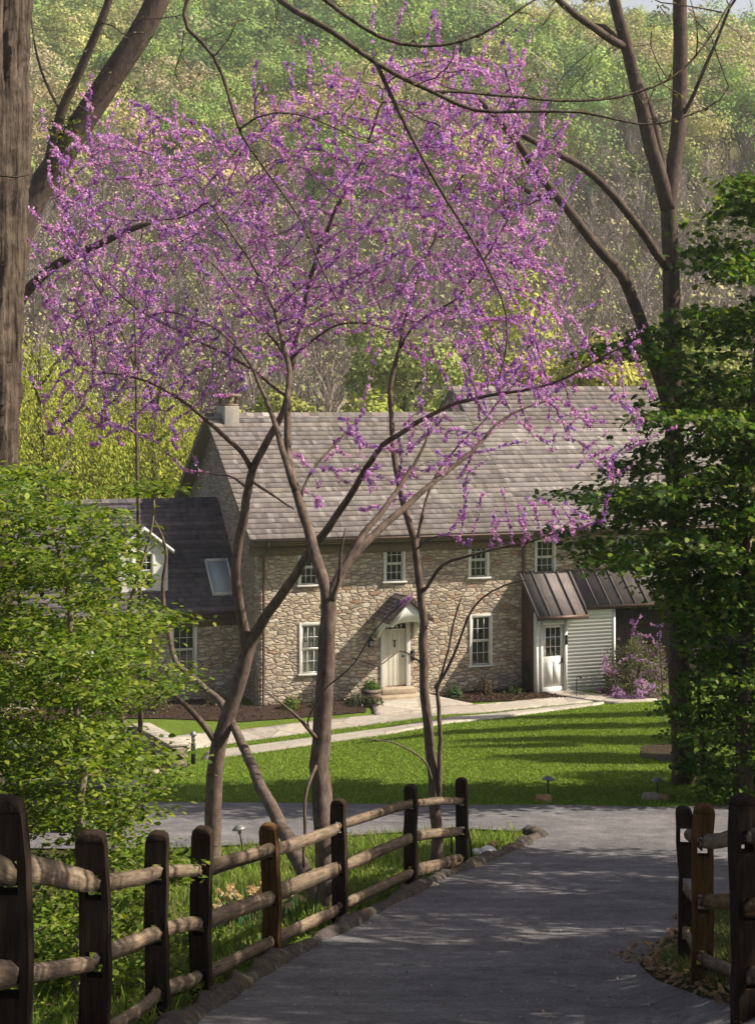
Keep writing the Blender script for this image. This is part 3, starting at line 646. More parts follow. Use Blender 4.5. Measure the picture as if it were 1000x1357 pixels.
# ---------------------------------------------------------------- tree growing
def resample(pts, rad, step):
    pts = np.asarray(pts,float); seg = np.linalg.norm(np.diff(pts,axis=0),axis=1); s = np.concatenate(([0],np.cumsum(seg)))
    # smooth curve through the points
    n = max(2,int(s[-1]/step)+1); t = np.linspace(0,s[-1],n)
    if len(pts) > 2:
        tg = np.gradient(pts, s, axis=0); i = np.clip(np.searchsorted(s,t,'right')-1,0,len(s)-2); h = s[i+1]-s[i]; u = (t-s[i])/h; u=u[:,None]; h=h[:,None]
        q = (2*u**3-3*u**2+1)*pts[i]+(u**3-2*u**2+u)*h*tg[i]+(-2*u**3+3*u**2)*pts[i+1]+(u**3-u**2)*h*tg[i+1]
    else: q = np.column_stack([np.interp(t,s,pts[:,k]) for k in range(3)])
    return q, np.interp(t, s, rad)
class Tree:
    """skeleton: traced limbs, then growth of finer branches into a cloud of points"""
    def __init__(s): s.p = []; s.par = []; s.r = []; s.own = []
    def limb(s, pts, r0, r1, own=0, step=.15, join=True, wob=.012, ex=1.0):
        q, _ = resample(pts, np.zeros(len(pts)), step); rr = r1+(r0-r1)*(1-np.linspace(0,1,len(q)))**ex
        q[1:-1] += rng.standard_normal(q[1:-1].shape)*wob
        par = -1
        if join and s.p:
            ids = [i for i in range(len(s.p)) if s.own[i] == own]
            if ids:
                A = np.array([s.p[i] for i in ids]); k_ = np.argmin(np.sum((A-q[0])**2,1)); par = ids[k_]
                if np.linalg.norm(A[k_]-q[0]) < step*.6: q, rr = q[1:], rr[1:]
        for a,b in zip(q,rr):
            s.p.append(a); s.par.append(par); s.r.append(b); s.own.append(own); par = len(s.p)-1
    def grow(s, attr, step=.15, di=1.6, dk=.28, iters=120, trop=(0,0,.12), jit=.25, seed_min=0):
        A = np.asarray(attr,float); N = np.array(s.p); par = list(s.par); own = list(s.own); alive = np.ones(len(A),bool)
        best = np.full(len(A),1e9); bi = np.zeros(len(A),int)
        def upd(new, off):
            for c in range(0,len(new),400):
                d = np.sum((A[:,None,:]-new[None,c:c+400,:])**2,-1); m = d.argmin(1); dm = d[np.arange(len(A)),m]; w = dm < best
                best[w] = dm[w]; bi[w] = m[w]+off+c
        upd(N[seed_min:],seed_min); trop = np.array(trop); nchild = {}
        for it in range(iters):
            alive &= best > dk*dk
            act = alive & (best < di*di)
            if not act.any():
                if alive.any() and it < 5: di *= 1.6; continue
                break
            ids = bi[act]; dirs = A[act]-N[ids]; dirs /= np.linalg.norm(dirs,axis=1)[:,None]+1e-9
            uq, inv = np.unique(ids, return_inverse=True); acc = np.zeros((len(uq),3)); np.add.at(acc,inv,dirs)
            acc /= np.linalg.norm(acc,axis=1)[:,None]+1e-9
            acc += trop + jit*rng.standard_normal(acc.shape); acc /= np.linalg.norm(acc,axis=1)[:,None]
            new = []; 
            for k_,i in enumerate(uq):
                if nchild.get(i,0) >= 4: 
                    alive[bi==i] = False; continue
                nchild[i] = nchild.get(i,0)+1; new.append(N[i]+acc[k_]*step); par.append(int(i)); own.append(own[i])
            if not new: break
            new = np.array(new); off = len(N); N = np.concatenate((N,new)); upd(new,off)
        n0 = len(s.p); s.p = list(N); s.par = par; s.own = own; s.r = list(s.r)+[0]*(len(N)-n0)
    def shoots(s, n, l0, l1):
        """straight flowering whips leaving the outer twigs upwards and outwards"""
        N = np.array(s.p); c = np.array((-.6,23.2,-.6)); ok = [i for i in range(len(N)) if s.r[i]==0 and N[i][2] > -1.2 and s.own[i] < 3]
        for i in rng.choice(ok, n, False):
            d = unit((N[i]-c)*np.array((1,.8,.5)))+np.array((0,0,.75))+.3*rng.standard_normal(3); d = unit(d); m = int(rng.uniform(l0,l1)/.12); q = N[i]; par = int(i)
            for k_ in range(m):
                q = q+d*.12; d = unit(d+.13*rng.standard_normal(3)+np.array((0,0,.04))); s.p.append(q); s.par.append(par); s.own.append(s.own[i]); s.r.append(0); par = len(s.p)-1
    def radii(s, r0=.004, ex=2.2):
        n = len(s.p); acc = np.zeros(n); R = np.array(s.r); par = np.array(s.par); s.kids = [[] for _ in range(n)]
        for i in range(n):
            if par[i] >= 0: s.kids[par[i]].append(i)
        order = np.argsort(-s.depths()); s.tip = np.zeros(n)
        for i in order:
            v = acc[i]**(1/ex) if acc[i] > 0 else r0
            v = max(v, R[i]) if R[i] > 0 else v
            R[i] = v
            if par[i] >= 0: acc[par[i]] += v**ex if R[par[i]]==0 else 0
            if s.kids[i]: s.tip[i] = max(s.tip[c] for c in s.kids[i])+1
        s.R = R
    def depths(s):
        d = np.zeros(len(s.p))
        for i,p in enumerate(s.par):
            if p >= 0: d[i] = d[p]+1
        return d
    fstep = .25
    def bark(s, own=0, base=(0,0,0), furrow=None):
        """one mesh of tubes"""
        mb = MB(); N = np.array(s.p)-np.array(base)
        roots = [i for i in range(len(s.p)) if s.par[i] < 0 and s.own[i] == own]; stack = [(r,None) for r in roots]
        while stack:
            i, pr = stack.pop(); ch = [] if pr is None else [pr]; first_r = s.R[i]
            cur = i
            while True:
                ch.append(cur); ks = s.kids[cur]
                if not ks: break
                m = max(ks, key=lambda c: s.R[c]+1e-6*s.tip[c])
                for c in ks:
                    if c != m: stack.append((c,cur))
                cur = m
            if len(ch) < 2: continue
            pts = N[ch]; rad = s.R[ch].copy()
            if pr is not None: rad[0] = min(rad[0], rad[1]*1.15)
            if len(pts) > 4: pts[1:-1] = .5*pts[1:-1]+.25*(pts[:-2]+pts[2:])
            if pr is None and len(rad) > 4: rad[:3] *= (1.35,1.18,1.06)
            rad[-1] *= .6
            n = 12 if rad.max() > .1 else 8 if rad.max() > .03 else 5 if rad.max() > .012 else 3
            if furrow and rad.max() > furrow:
                n = 84; m = max(2,int(len(pts)*s.fstep/.045)); tt = np.linspace(0,len(pts)-1,m); pts2 = np.column_stack([np.interp(tt,np.arange(len(pts)),pts[:,k_]) for k_ in range(3)]); rad2 = np.interp(tt,np.arange(len(pts)),rad)
                a_ = np.arange(n)/n*2*np.pi; zz = (tt*s.fstep)[:,None]; rr_ = np.zeros((m,n))
                for fr,am,zf in ((9,.055,.5),(14,.045,.9),(23,.03,1.7),(35,.018,3.1)):
                    p1,p2,p3 = rng.random(3)*6; rr_ += am*(1-2*np.abs(np.sin(.5*(fr*a_[None,:]+1.5*np.sin(zz*zf+p1)+.9*np.sin(zz*zf*2.3+p2+2*a_[None,:])+p3))))
                rr_ += .03*np.sin(3*a_[None,:]+zz*.3)+.008*rng.standard_normal((m,n))
                mb.tube(pts2, rad2, n, prof=1+1.9*rr_)
                continue
            mb.tube(pts, rad, n, caps=n>4)
        return mb
    def along(s, own, rmax, per_m, rmin=0):
        """points and directions along the thin twigs"""
        N = np.array(s.p); par = np.array(s.par); i = np.array([k_ for k_ in range(len(N)) if s.own[k_]==own and par[k_]>=0 and rmin <= s.R[k_] < rmax])
        if not len(i): return np.zeros((0,3)), np.zeros((0,3)), np.zeros(0,int)
        a, b = N[par[i]], N[i]; L = np.linalg.norm(b-a,axis=1); n = rng.poisson(L*per_m)
        k_ = np.repeat(np.arange(len(i)),n); t = rng.random(len(k_))[:,None]
        d = (b-a)/ (L[:,None]+1e-9)
        return a[k_]+(b-a)[k_]*t, d[k_], i[k_]
def unit(v): return v/(np.linalg.norm(v,axis=-1,keepdims=True)+1e-9)
def cards(Pc, Nn, Dd, size, shape, col):
    """one flat many-sided leaf or petal per point"""
    Nn = unit(Nn); D = unit(Dd-Nn*np.sum(Dd*Nn,1)[:,None]); S = np.cross(Nn,D); sh = np.asarray(shape,float); k_ = len(sh)
    if sh.shape[1] == 2: sh = np.column_stack((sh,np.zeros(k_)))
    V = Pc[:,None,:]+size[:,None,None]*(sh[None,:,0,None]*D[:,None,:]+sh[None,:,1,None]*S[:,None,:]+sh[None,:,2,None]*Nn[:,None,:])
    f = np.arange(len(Pc)*k_).reshape(-1,k_)
    return V.reshape(-1,3), f, np.repeat(col,k_,0)
def pick(pal, n, j=.2):
    pal = np.array(pal); return np.clip(pal[rng.integers(0,len(pal),n)]*(1+j*rng.standard_normal((n,1))),.004,1)
LEAF = [(0,0,0),(.3,.26,.05),(.7,.2,.02),(1,0,-.08),(.7,-.2,.02),(.3,-.26,.05)]
PETAL = [(-.5,-.4),(.5,-.35),(.55,.35),(-.4,.45)]
MAPLE = [(0,0,0),(.12,.32,.03),(.3,.22,.02),(.38,.52,-.03),(.55,.25,.02),(.78,.26,0),(1,0,-.1),(.78,-.26,0),(.55,-.25,.02),(.38,-.52,-.03),(.3,-.22,.02),(.12,-.32,.03)]
TRI = [(-.5,-.5),(.55,-.35),(0,.6)]
def poly_cloud(poly, n, dmean, dsd, dlo=None, dhi=None):
    poly = np.array(poly,float); lo, hi = poly.min(0), poly.max(0); out = np.zeros((0,2))
    while len(out) < n:
        q = lo+(hi-lo)*rng.random((n*2,2)); out = np.concatenate((out,q[inside(q,poly)]))
    out = out[:n]; d = np.clip(dmean+dsd*rng.standard_normal(n), dlo or dmean-2.2*dsd, dhi or dmean+2.2*dsd)
    return np.column_stack(((out[:,0]-CX)/F*d, d, (CY-out[:,1])/F*d))
def L(*pts): return [P(*p) for p in pts]

# ---- redbuds: three trunks by the fence and two slim ones behind
T = Tree(); A_, C_, D_, S_, Q_ = range(5)
T.limb(L((279,1150,25),(283,1060,25),(290,985,25),(308,935,25),(322,885,25),(332,850,25)),.135,.105,A_)
T.limb(L((288,990,25),(262,950,24.8),(235,925,24.6),(205,902,24.3),(180,890,24)),.055,.02,A_)
T.limb(L((330,858,25),(316,800,24.9),(311,765,24.8),(320,705,24.7),(327,655,24.6),(333,622,24.5)),.085,.065,A_)
T.limb(L((332,855,25),(350,820,24.8),(385,770,24.5),(412,728,24.2),(440,692,24),(470,645,23.8),(512,585,23.5),(548,562,23.3),(600,534,23),(680,520,22.6),(740,505,22.3),(800,472,22),(845,452,21.8)),.088,.012,A_,ex=1.5)
T.limb(L((333,622,24.5),(360,575,24.4),(378,540,24.3),(386,480,24.2),(396,430,24.1),(408,385,24),(430,310,23.8),(452,265,23.6),(476,222,23.4),(500,150,23.2),(520,90,23)),.06,.01,A_)
T.limb(L((333,622,24.5),(320,598,24.4),(300,582,24.2),(270,555,24),(225,520,23.8),(180,500,23.6),(110,492,23.4)),.04,.01,A_)
T.limb(L((330,650,24.6),(310,632,24.8),(285,628,25),(250,625,25.2)),.022,.008,A_)
T.limb(L((335,640,24.5),(360,655,24.3),(390,675,24)),.025,.015,A_)
T.limb(L((385,480,24.2),(350,435,24.5),(320,400,24.7),(290,360,25),(250,320,25.2)),.03,.008,A_)
T.limb(L((388,475,24.2),(420,445,24),(445,430,23.8),(480,428,23.6),(530,440,23.4)),.026,.008,A_)
T.limb(L((400,410,24.1),(370,370,24.3),(345,300,24.5),(330,250,24.6),(300,200,24.8)),.025,.007,A_)
T.limb(L((380,530,24.3),(350,500,24.6),(300,470,24.8),(240,440,25),(170,400,25.2),(110,330,25.4),(75,270,25.6)),.03,.008,A_)
# leaning stem and main stem from one foot
T.limb(L((437,1222,19.6),(431,1120,19.8),(425,1010,20),(430,900,20),(436,800,20)),.14,.095,C_)
T.limb(L((432,1205,19.7),(395,1140,20.6),(362,1075,22),(333,1015,23.6),(312,970,24.8),(290,930,25.6),(262,905,26),(232,880,26.3)),.105,.05,C_)
T.limb(L((232,880,26.3),(222,830,26.5),(215,770,26.6),(222,730,26.6),(205,690,26.7)),.045,.02,C_)
T.limb(L((436,800,20),(420,750,20.2),(411,711,20.4),(396,666,20.6),(384,615,20.9),(380,545,21.1),(384,500,21.3),(372,440,21.6),(340,360,22),(300,300,22.3),(260,240,22.5)),.078,.01,C_,ex=1.4)
T.limb(L((392,655,20.6),(377,600,20.8),(366,565,21),(352,530,21.2),(330,480,21.5),(280,430,21.8)),.05,.01,C_)
T.limb(L((436,800,20),(448,765,20.1),(470,735,20.2),(500,705,20.4),(545,665,20.7),(590,627,21),(628,595,21.3),(660,560,21.5),(720,530,21.7)),.07,.012,C_,ex=1.3)
T.limb(L((455,748,20.1),(480,712,20.3),(512,672,20.5),(542,627,20.8),(570,575,21)),.05,.014,C_)
T.limb(L((395,660,20.6),(420,615,20.8),(450,580,21),(480,550,21.2)),.02,.008,C_)
T.limb(L((425,990,20),(405,960,19.8),(375,935,19.6),(350,915,19.5)),.03,.008,C_)
T.limb(L((425,1005,20),(408,1040,19.7),(404,1090,19.6),(402,1150,19.6)),.022,.02,C_)
T.limb(L((405,960,19.8),(425,920,19.6),(470,880,19.4),(500,830,19.2),(545,790,19)),.012,.006,C_)
T.limb(L((436,795,20),(450,770,19.8),(452,725,19.8),(458,700,19.7)),.03,.012,C_)
# slim double stem at the end of the fence
T.limb(L((579,1156,24),(577,1080,24),(572,1010,24),(563,930,24),(561,860,24),(560,810,24),(550,735,24),(541,690,24),(530,650,24.1),(522,600,24.2),(518,550,24.3),(516,510,24.4),(531,456,24.5),(549,378,24.6),(570,330,24.7),(591,276,24.8),(640,190,24.9),(690,120,25)),.09,.009,D_,ex=1.25)
T.limb(L((582,1075,24),(582,1000,23.9),(580,930,23.9),(576,912,23.9)),.04,.03,D_)
T.limb(L((577,915,23.9),(590,875,23.8),(602,825,23.8),(612,790,23.7)),.022,.012,D_)
T.limb(L((577,915,23.9),(600,870,23.7),(615,830,23.6),(627,803,23.5),(655,782,23.4),(705,766,23.2)),.025,.008,D_)
T.limb(L((561,790,24),(570,768,23.9),(580,752,23.8),(624,736,23.6),(686,721,23.4),(740,705,23.2),(800,690,23)),.03,.007,D_)
T.limb(L((548,728,24),(558,695,24.1),(568,650,24.2),(590,610,24.3),(640,560,24.4)),.03,.01,D_)
T.limb(L((549,725,24),(570,712,23.8),(600,710,23.6),(620,722,23.5)),.016,.006,D_)
T.limb(L((560,880,24),(530,860,23.8),(500,885,23.6),(470,870,23.5),(440,880,23.4)),.014,.005,D_)
T.limb(L((574,1040,24),(560,1005,23.7),(520,985,23.5),(480,980,23.4)),.02,.008,D_)
T.limb(L((531,456,24.5),(560,420,24.3),(600,400,24),(650,330,23.8),(700,240,23.6)),.02,.008,D_)
# slender upright redbud behind, far left
T.limb([hit(186,1010)*np.array((1,1,1))+np.array((0,0,-.1))]+L((184,760,38),(182,640,37),(180,480,37),(178,400,37),(185,330,37),(196,250,37),(200,160,37)),.075,.012,S_,.25)
T.limb(L((180,480,37),(140,400,37),(100,330,37),(60,240,37)),.03,.01,S_,.25)
# sapling on the lawn
T.limb([hit(881,990),*L((879,940,44.5),(876,890,44.5),(874,860,44.5))],.03,.014,Q_,.1)
att = [poly_cloud([(60,190),(170,120),(330,190),(440,80),(560,60),(650,65),(725,90),(740,200),(765,330),(745,420),(840,440),(850,480),(780,540),(690,540),(640,470),(560,500),(480,460),(430,480),(330,520),(200,550),(60,500),(45,330)],1500,23.2,1.05),
 poly_cloud([(300,170),(440,80),(640,65),(720,150),(700,330),(620,460),(450,420),(330,330)],1100,23,1.05),
 poly_cloud([(70,240),(230,150),(330,330),(420,400),(380,500),(200,540),(60,450)],430,24.6,.6),
 poly_cloud([(620,640),(700,650),(810,690),(740,730),(640,705)],190,23.3,.3),
 poly_cloud([(500,180),(640,160),(740,340),(760,450),(640,540),(520,470)],600,23.2,1.0),
 poly_cloud([(440,540),(640,560),(650,660),(430,690),(400,620)],110,22.3,.8),
 poly_cloud([(690,510),(870,540),(860,580),(800,640),(680,580)],130,22.4,.5),
 poly_cloud([(60,520),(250,540),(260,610),(60,590)],90,24,.6)]
T.grow(np.concatenate(att), .12, 1.3, .22, 140, (0,-.0,.16), .22)
T.shoots(240, .3, 1.2)
# slender tree and sapling get their own clouds
keep = len(T.p)
T2 = Tree(); 
sel = [i for i in range(len(T.p)) if T.own[i] in (S_,Q_) and T.r[i] > 0]
for i in sel: T2.p.append(T.p[i]); T2.r.append(T.r[i]); T2.own.append(T.own[i]); T2.par.append(sel.index(T.par[i]) if T.par[i] in sel else -1)
T2.grow(np.concatenate((poly_cloud([(60,230),(120,180),(190,110),(225,160),(240,330),(215,560),(150,560),(140,420)],420,37,.9), P(874,868,44.5)+rng.standard_normal((70,3))*np.array((.55,.5,.45)))), .16, 2.0, .3, 100, (0,0,.2), .2)
T.radii(.0034); T2.radii(.0045)
BL = [(.63,.31,.6),(.55,.25,.57),(.74,.46,.71),(.4,.16,.47),(.48,.26,.61),(.68,.36,.61)]
def redbud(Tr, own, name, label, per=72, size=.027, bark=M['bark_redbud'], maxr=.0105, group=None):
    r = [i for i in range(len(Tr.p)) if Tr.own[i]==own and Tr.par[i] < 0][0]; b = np.array(Tr.p[r]); b = np.array((b[0],b[1],G(b[0],b[1])))
    root = thing(name, label, 'tree', b, group=group)
    Tr.bark(own,b).build('trunk', bark, root, True)
    c, d, ix = Tr.along(own, maxr, per)
    # flowers sit in tight bunches hugging the twig
    dens = rng.random(len(Tr.p)); blk_ = rng.random(len(Tr.p)//14+2)[np.arange(len(Tr.p))//14]; dens = .45*dens+.55*blk_; keepm = (dens[ix] > .17+.3*rng.random(len(ix))) & ((c[:,2] > -2.45) | (np.array(Tr.r)[ix] == 0)); c, d, ix = c[keepm], d[keepm], ix[keepm]
    pl = np.array(BL); tint = pl[((np.arange(len(Tr.p))//9)*7919+np.arange(len(Tr.p))%2) % len(pl)]
    n = np.minimum(1+rng.geometric(.22,len(c)),12); sp = np.repeat(rng.lognormal(0,.4,len(c)),n)[:,None]; c = np.repeat(c,n,0); d = np.repeat(d,n,0); o = rng.standard_normal(c.shape); o = unit(o-d*np.sum(o*d,1)[:,None]*.7)
    c = c + o*size*sp*rng.uniform(.25,1.1,(len(c),1))
    V,f,cl = cards(c-b, o+.5*rng.standard_normal(o.shape), rng.standard_normal(o.shape), size*rng.uniform(.45,1.1,len(c)), PETAL, np.clip(tint[np.repeat(ix,n)]*(1+.14*rng.standard_normal((len(c),1))),.01,1))
    obj('blossom', raw_mesh('blossom', V, [f], cl), M['blossom'], root)
    print(name, len(c), 'petals')
    return root
redbud(T,A_,'redbud_tree','brown redbud forked low, standing behind the left fence by its fourth post')
redbud(T,C_,'redbud_tree','stoutest redbud with pale upright trunk and a second stem leaning left from its foot')
redbud(T,D_,'redbud_tree','slim redbud with two thin stems behind the end of the left fence')
redbud(T2,S_,'redbud_tree','slender pink flowering redbud behind the leafy green trees on the left', 30, .036)
redbud(T2,Q_,'sapling','tiny pink flowering sapling with thin bare stem on the lawn by the flowering bush', 40, .03, maxr=.02)

# ---- leafy trees
def spray_pads(poly, n, dm, dsd, rx, rz, per):
    c = poly_cloud(poly, n, dm, dsd); k_ = rng.integers(per//2,per*3//2,len(c)); i = np.repeat(np.arange(len(c)),k_)
    a = rng.random(len(i))*6.283; r = np.sqrt(rng.random(len(i)))*rx*(.6+.8*rng.random(len(c)))[i]
    return c[i]+np.column_stack((r*np.cos(a), r*np.sin(a), -.12*r*r/rx+rz*rng.standard_normal(len(i))))
def leafy(Tr, own, name, label, per, size, shape, pal, bark, maxr=.012, up=1.0, flat=.35, cat='tree', droop=.2, spread=1.6, leafname='foliage', vz=.4):
    r = [i for i in range(len(Tr.p)) if Tr.own[i]==own and Tr.par[i] < 0][0]; b = np.array(Tr.p[r]); b[2] = G(b[0],b[1])
    root = thing(name, label, cat, b); Tr.bark(own,b).build('trunk', bark, root, True)
    c, d, ix = Tr.along(own, maxr, per)
    side = np.cross(d, np.array((0,0,1.))); sg = rng.choice((-1,1),len(c))[:,None]
    D = unit(side)*sg+.5*d+.5*rng.standard_normal(c.shape); D[:,2] = D[:,2]*.5-droop*rng.random(len(c))
    Nn = np.array((0,0,up))+flat*rng.standard_normal(c.shape)
    c = c + spread*size*rng.standard_normal(c.shape)*np.array((1,1,vz))
    V,f,cl = cards(c-b, Nn, D, size*rng.uniform(.6,1.25,len(c)), shape, pick(pal,len(c),.2))
    obj(leafname, raw_mesh(leafname, V, [f], cl), M['leaf'], root); print(name, len(c), 'leaves'); return root
GR = [(.10,.165,.018),(.135,.2,.023),(.19,.25,.032),(.065,.115,.015),(.26,.3,.045)]
H = Tree()
# left: pale-barked young trees with flat layered sprays
H.limb([hit(104,1330,3,30)]+L((105,1250,13.4),(104,1120,13.4),(108,1010,13.5),(100,900,13.6),(92,800,13.7),(70,700,13.8),(60,640,13.9)),.05,.015,0)
H.limb([np.array((-2.9,16.2,-5.55))]+L((150,1180,16),(152,1080,16),(163,1000,16),(160,900,16),(172,800,16),(196,720,16),(205,650,16)),.045,.012,1)
H.limb([np.array((-4.3,15,-5.2))]+L((-60,1000,15),(-30,880,15),(10,760,15),(40,680,15),(90,610,15)),.06,.014,2)
H.grow(np.concatenate((
 spray_pads([(-60,615),(30,610),(70,660),(110,690),(120,760),(100,800),(-60,800)],38,13.9,.7,.72,.012,60),
 spray_pads([(90,740),(115,670),(190,632),(225,628),(225,640),(140,668),(115,760),(100,860)],12,16,.4,.42,.012,30),
 spray_pads([(90,805),(170,800),(215,806),(185,835),(175,870),(180,900),(135,960),(90,900)],24,15.6,.4,.5,.012,34),
 spray_pads([(-60,800),(110,790),(150,850),(160,900),(135,960),(130,1050),(100,1100),(-60,1080)],68,14.2,.9,.75,.012,60),
 spray_pads([(-60,1060),(150,1060),(165,1110),(175,1200),(215,1290),(180,1380),(-60,1400)],50,13.4,.7,.6,.03,36))),.13,1.8,.2,150,(0,0,.03),.25)
H.radii(.0024)
leafy(H,0,'leafy_tree','bright green layered young tree just behind the left fence, nearest the big grey trunk',150,.068,LEAF,GR,M['bark_twig'],flat=.4,vz=.10)
leafy(H,1,'leafy_tree','pale-stemmed young green tree in front of the white dormer',150,.068,LEAF,GR,M['bark_twig'],flat=.4,vz=.10)
leafy(H,2,'leafy_tree','bright green tree at the left edge overlapping the big grey trunk',150,.068,LEAF,GR,M['bark_twig'],flat=.4,vz=.10)
# right: dark maple and the thicket under it
R_ = Tree()
R_.limb([hit(985,1064,20,40)]+L((985,950,31.8),(990,800,31.8),(985,650,31.8),(1000,500,31.8),(1010,350,31.8),(1005,250,31.8)),.16,.03,0,.2)
R_.limb([hit(935,1056,25,45)]+L((930,1000,32.4),(925,920,32.4),(930,850,32.4)),.06,.02,1,.2)
R_.limb([hit(1000,1062,25,45)]+L((990,1020,32),(975,950,32),(965,880,32)),.06,.02,2,.2)
R_.grow(np.concatenate((
 spray_pads([(1060,215),(985,240),(925,300),(912,400),(930,560),(1060,560)],46,31.8,1.0,.95,.05,24),
 spray_pads([(800,462),(860,425),(905,430),(900,500),(850,505)],9,31.5,.6,.75,.04,18),
 spray_pads([(890,540),(840,590),(805,620),(795,680),(760,705),(795,742),(860,745),(920,800),(1060,800),(1060,540)],96,31.9,1.0,.95,.05,24))),.2,2.6,.36,150,(0,0,0),.25)
R_.grow(spray_pads([(925,765),(908,860),(908,960),(925,1045),(1060,1072),(1060,780)],170,32,.7,.6,.08,22),.2,2.6,.36,150,(0,0,0),.25,[i for i in range(len(R_.p)) if R_.own[i]>0][0])
R_.radii(.005)
GD = [(.055,.115,.018),(.08,.145,.022),(.115,.18,.028),(.04,.085,.015),(.18,.23,.038)]
leafy(R_,0,'maple_tree','big dark green maple with lobed leaves filling the right edge',66,.155,MAPLE,GD,M['bark_dark'],.02,1.0,.5,'tree',.6,1.6,vz=.2)
leafy(R_,1,'bush','tall dark leafy bush beside the tall bare trunk on the right',110,.11,MAPLE,GD,M['bark_dark'],.02,.8,.6,'bush',.5,1.7,vz=.25)
leafy(R_,2,'bush','dark leafy bush behind the right fence under the maple',110,.11,MAPLE,GD,M['bark_dark'],.02,.8,.6,'bush',.5,1.7,vz=.25)

# ---- tall bare trees
B = Tree()
B.limb([hit(908,1036,25,45)-np.array((0,0,.2))]+L((903,960,33.5),(898,860,33.5),(896,700,33.5),(893,560,33.5),(890,420,33.5),(888,330,33.5),(886,262,33.5),(898,180,33.6),(901,90,33.7),(900,0,33.8),(905,-120,34),(930,-240,34.2)),.235,.12,0,.3)
B.limb(L((886,275,33.5),(868,215,33.3),(850,140,33.1),(835,80,33),(818,20,32.8),(800,-60,32.6),(770,-180,32.4)),.16,.08,0,.3)
B.limb(L((884,240,33.4),(872,190,33.3),(860,140,33.5),(848,110,33.6),(830,70,33.8),(800,30,34)),.09,.05,0,.3)
B.limb(L((828,70,33),(800,45,32.6),(765,22,32.2),(730,-10,31.8),(690,-60,31.5)),.09,.05,0,.3)
B.limb(L((893,565,33.5),(880,520,33.2),(866,480,33),(850,430,32.8),(820,359,32.5),(790,326,32.3),(760,287,32.1),(739,260,32),(709,222,31.8),(680,180,31.5),(655,150,31.3),(620,120,31)),.14,.06,0,.3)
B.limb(L((739,264,32),(718,258,31.9),(690,248,31.7)),.09,.07,0,.25)
B.limb(L((889,365,33.4),(872,340,33.2),(856,314,33),(820,269,32.6),(781,227,32.3),(739,202,32),(690,178,31.7),(650,150,31.4)),.1,.05,0,.3)
B.limb(L((902,160,33.6),(925,110,33.3),(950,50,33),(975,-10,32.8)),.045,.025,0,.3)
# big furrowed trunk at the left edge and its overhanging limbs
B.limb([np.array((-4.55,18,-5.95))]+L((-50,1080,18),(-38,900,18),(-30,700,18),(-24,560,18),(-18,420,18),(-12,250,18),(-9,100,18),(-8,-60,18),(0,-250,18),(30,-420,17.6)),.43,.34,1,.25)
B.limb(L((-4,-160,18),(60,-230,17.4),(150,-200,17),(220,-90,17),(252,-10,17),(246,18,17),(235,30,17),(255,46,17),(276,62,17),(300,115,17),(315,170,17),(350,225,17),(388,272,17),(424,354,17),(448,399,17),(478,470,17)),.06,.0065,1,.2,ex=1.7)
B.limb(L((150,-200,17),(280,-120,16.5),(370,0,16.2),(415,27,16),(455,50,16),(500,85,16),(565,117,16),(625,145,16),(675,150,16),(750,146,16),(820,160,16),(890,160,16),(935,145,16),(975,115,16)),.05,.005,1,.2,ex=1.2)
B.limb(L((300,-110,16.4),(430,0,16.2),(470,30,16),(500,50,16),(585,60,16),(650,42,16),(705,-5,16)),.03,.009,1,.2)
B.limb(L((565,117,16),(650,125,16.2),(750,132,16.4),(825,127,16.6),(890,105,16.7),(925,70,16.8),(972,-5,17)),.018,.009,1,.2)
B.limb(L((500,85,16),(520,130,16),(555,200,16),(590,260,16),(615,305,16),(648,360,16),(673,420,16),(675,450,16),(660,504,16)),.022,.007,1,.2)
B.limb(L((313,163,17),(345,148,17),(375,148,17),(415,155,17),(455,175,17),(495,195,17)),.012,.006,1,.2)
B.limb(L((-20,235,17.6),(5,233,17.55),(25,236,17.55),(45,228,17.6)),.012,.008,1,.1)
# dark tree behind it, leaning right
B.limb([np.array((-8.2,30,-7.7))]+L((-40,900,30),(-20,700,30),(5,500,30),(10,400,30),(22,320,30),(45,262,30),(70,225,30),(98,180,30),(130,130,30),(160,82,30),(190,38,30),(215,-20,30),(240,-120,30)),.32,.2,2,.3)
B.limb(L((5,480,30),(25,400,29.8),(45,376,29.7),(70,353,29.6),(115,331,29.4),(150,313,29.2),(190,297,29),(207,291,29)),.12,.05,2,.25)
B.limb(L((60,240,30),(75,170,29.8),(90,125,29.7),(110,85,29.6),(125,50,29.5),(147,-5,29.4),(160,-80,29.4)),.1,.06,2,.25)
B.limb(L((85,150,29.8),(60,110,30),(45,60,30.2),(40,0,30.3)),.03,.015,2,.25)
B.grow(np.concatenate((poly_cloud([(690,-150),(1050,-150),(1000,140),(820,180),(720,120)],150,33,.9),poly_cloud([(40,-60),(260,-60),(190,150),(60,200),(30,120)],110,29.6,.8),
   poly_cloud([(380,0),(980,-30),(960,170),(600,190),(520,120)],110,16.3,.5),poly_cloud([(170,-40),(420,0),(400,250),(300,150),(200,120)],80,17,.4))),.22,1.6,.3,30,(0,0,.05),.4)
B.radii(.006)
def bare(own, name, label, mat, extra=None):
    r = [i for i in range(len(B.p)) if B.own[i]==own and B.par[i] < 0][0]; b = np.array(B.p[r]); b[2] = G(b[0],b[1])
    root = thing(name, label, 'tree', b); B.bark(own,b,.3 if own==1 else None).build('trunk', mat, root, True)
    c,d,ix = B.along(own,.02,5)
    V,f,cl = cards(c-b, rng.standard_normal(c.shape), rng.standard_normal(c.shape), .045*rng.uniform(.6,1.4,len(c)), LEAF, pick([(.2,.2,.05),(.16,.18,.04),(.22,.15,.06)],len(c)))
    obj('bud', raw_mesh('bud', V, [f], cl), M['leaf'], root)['kind'] = 'stuff'; return root
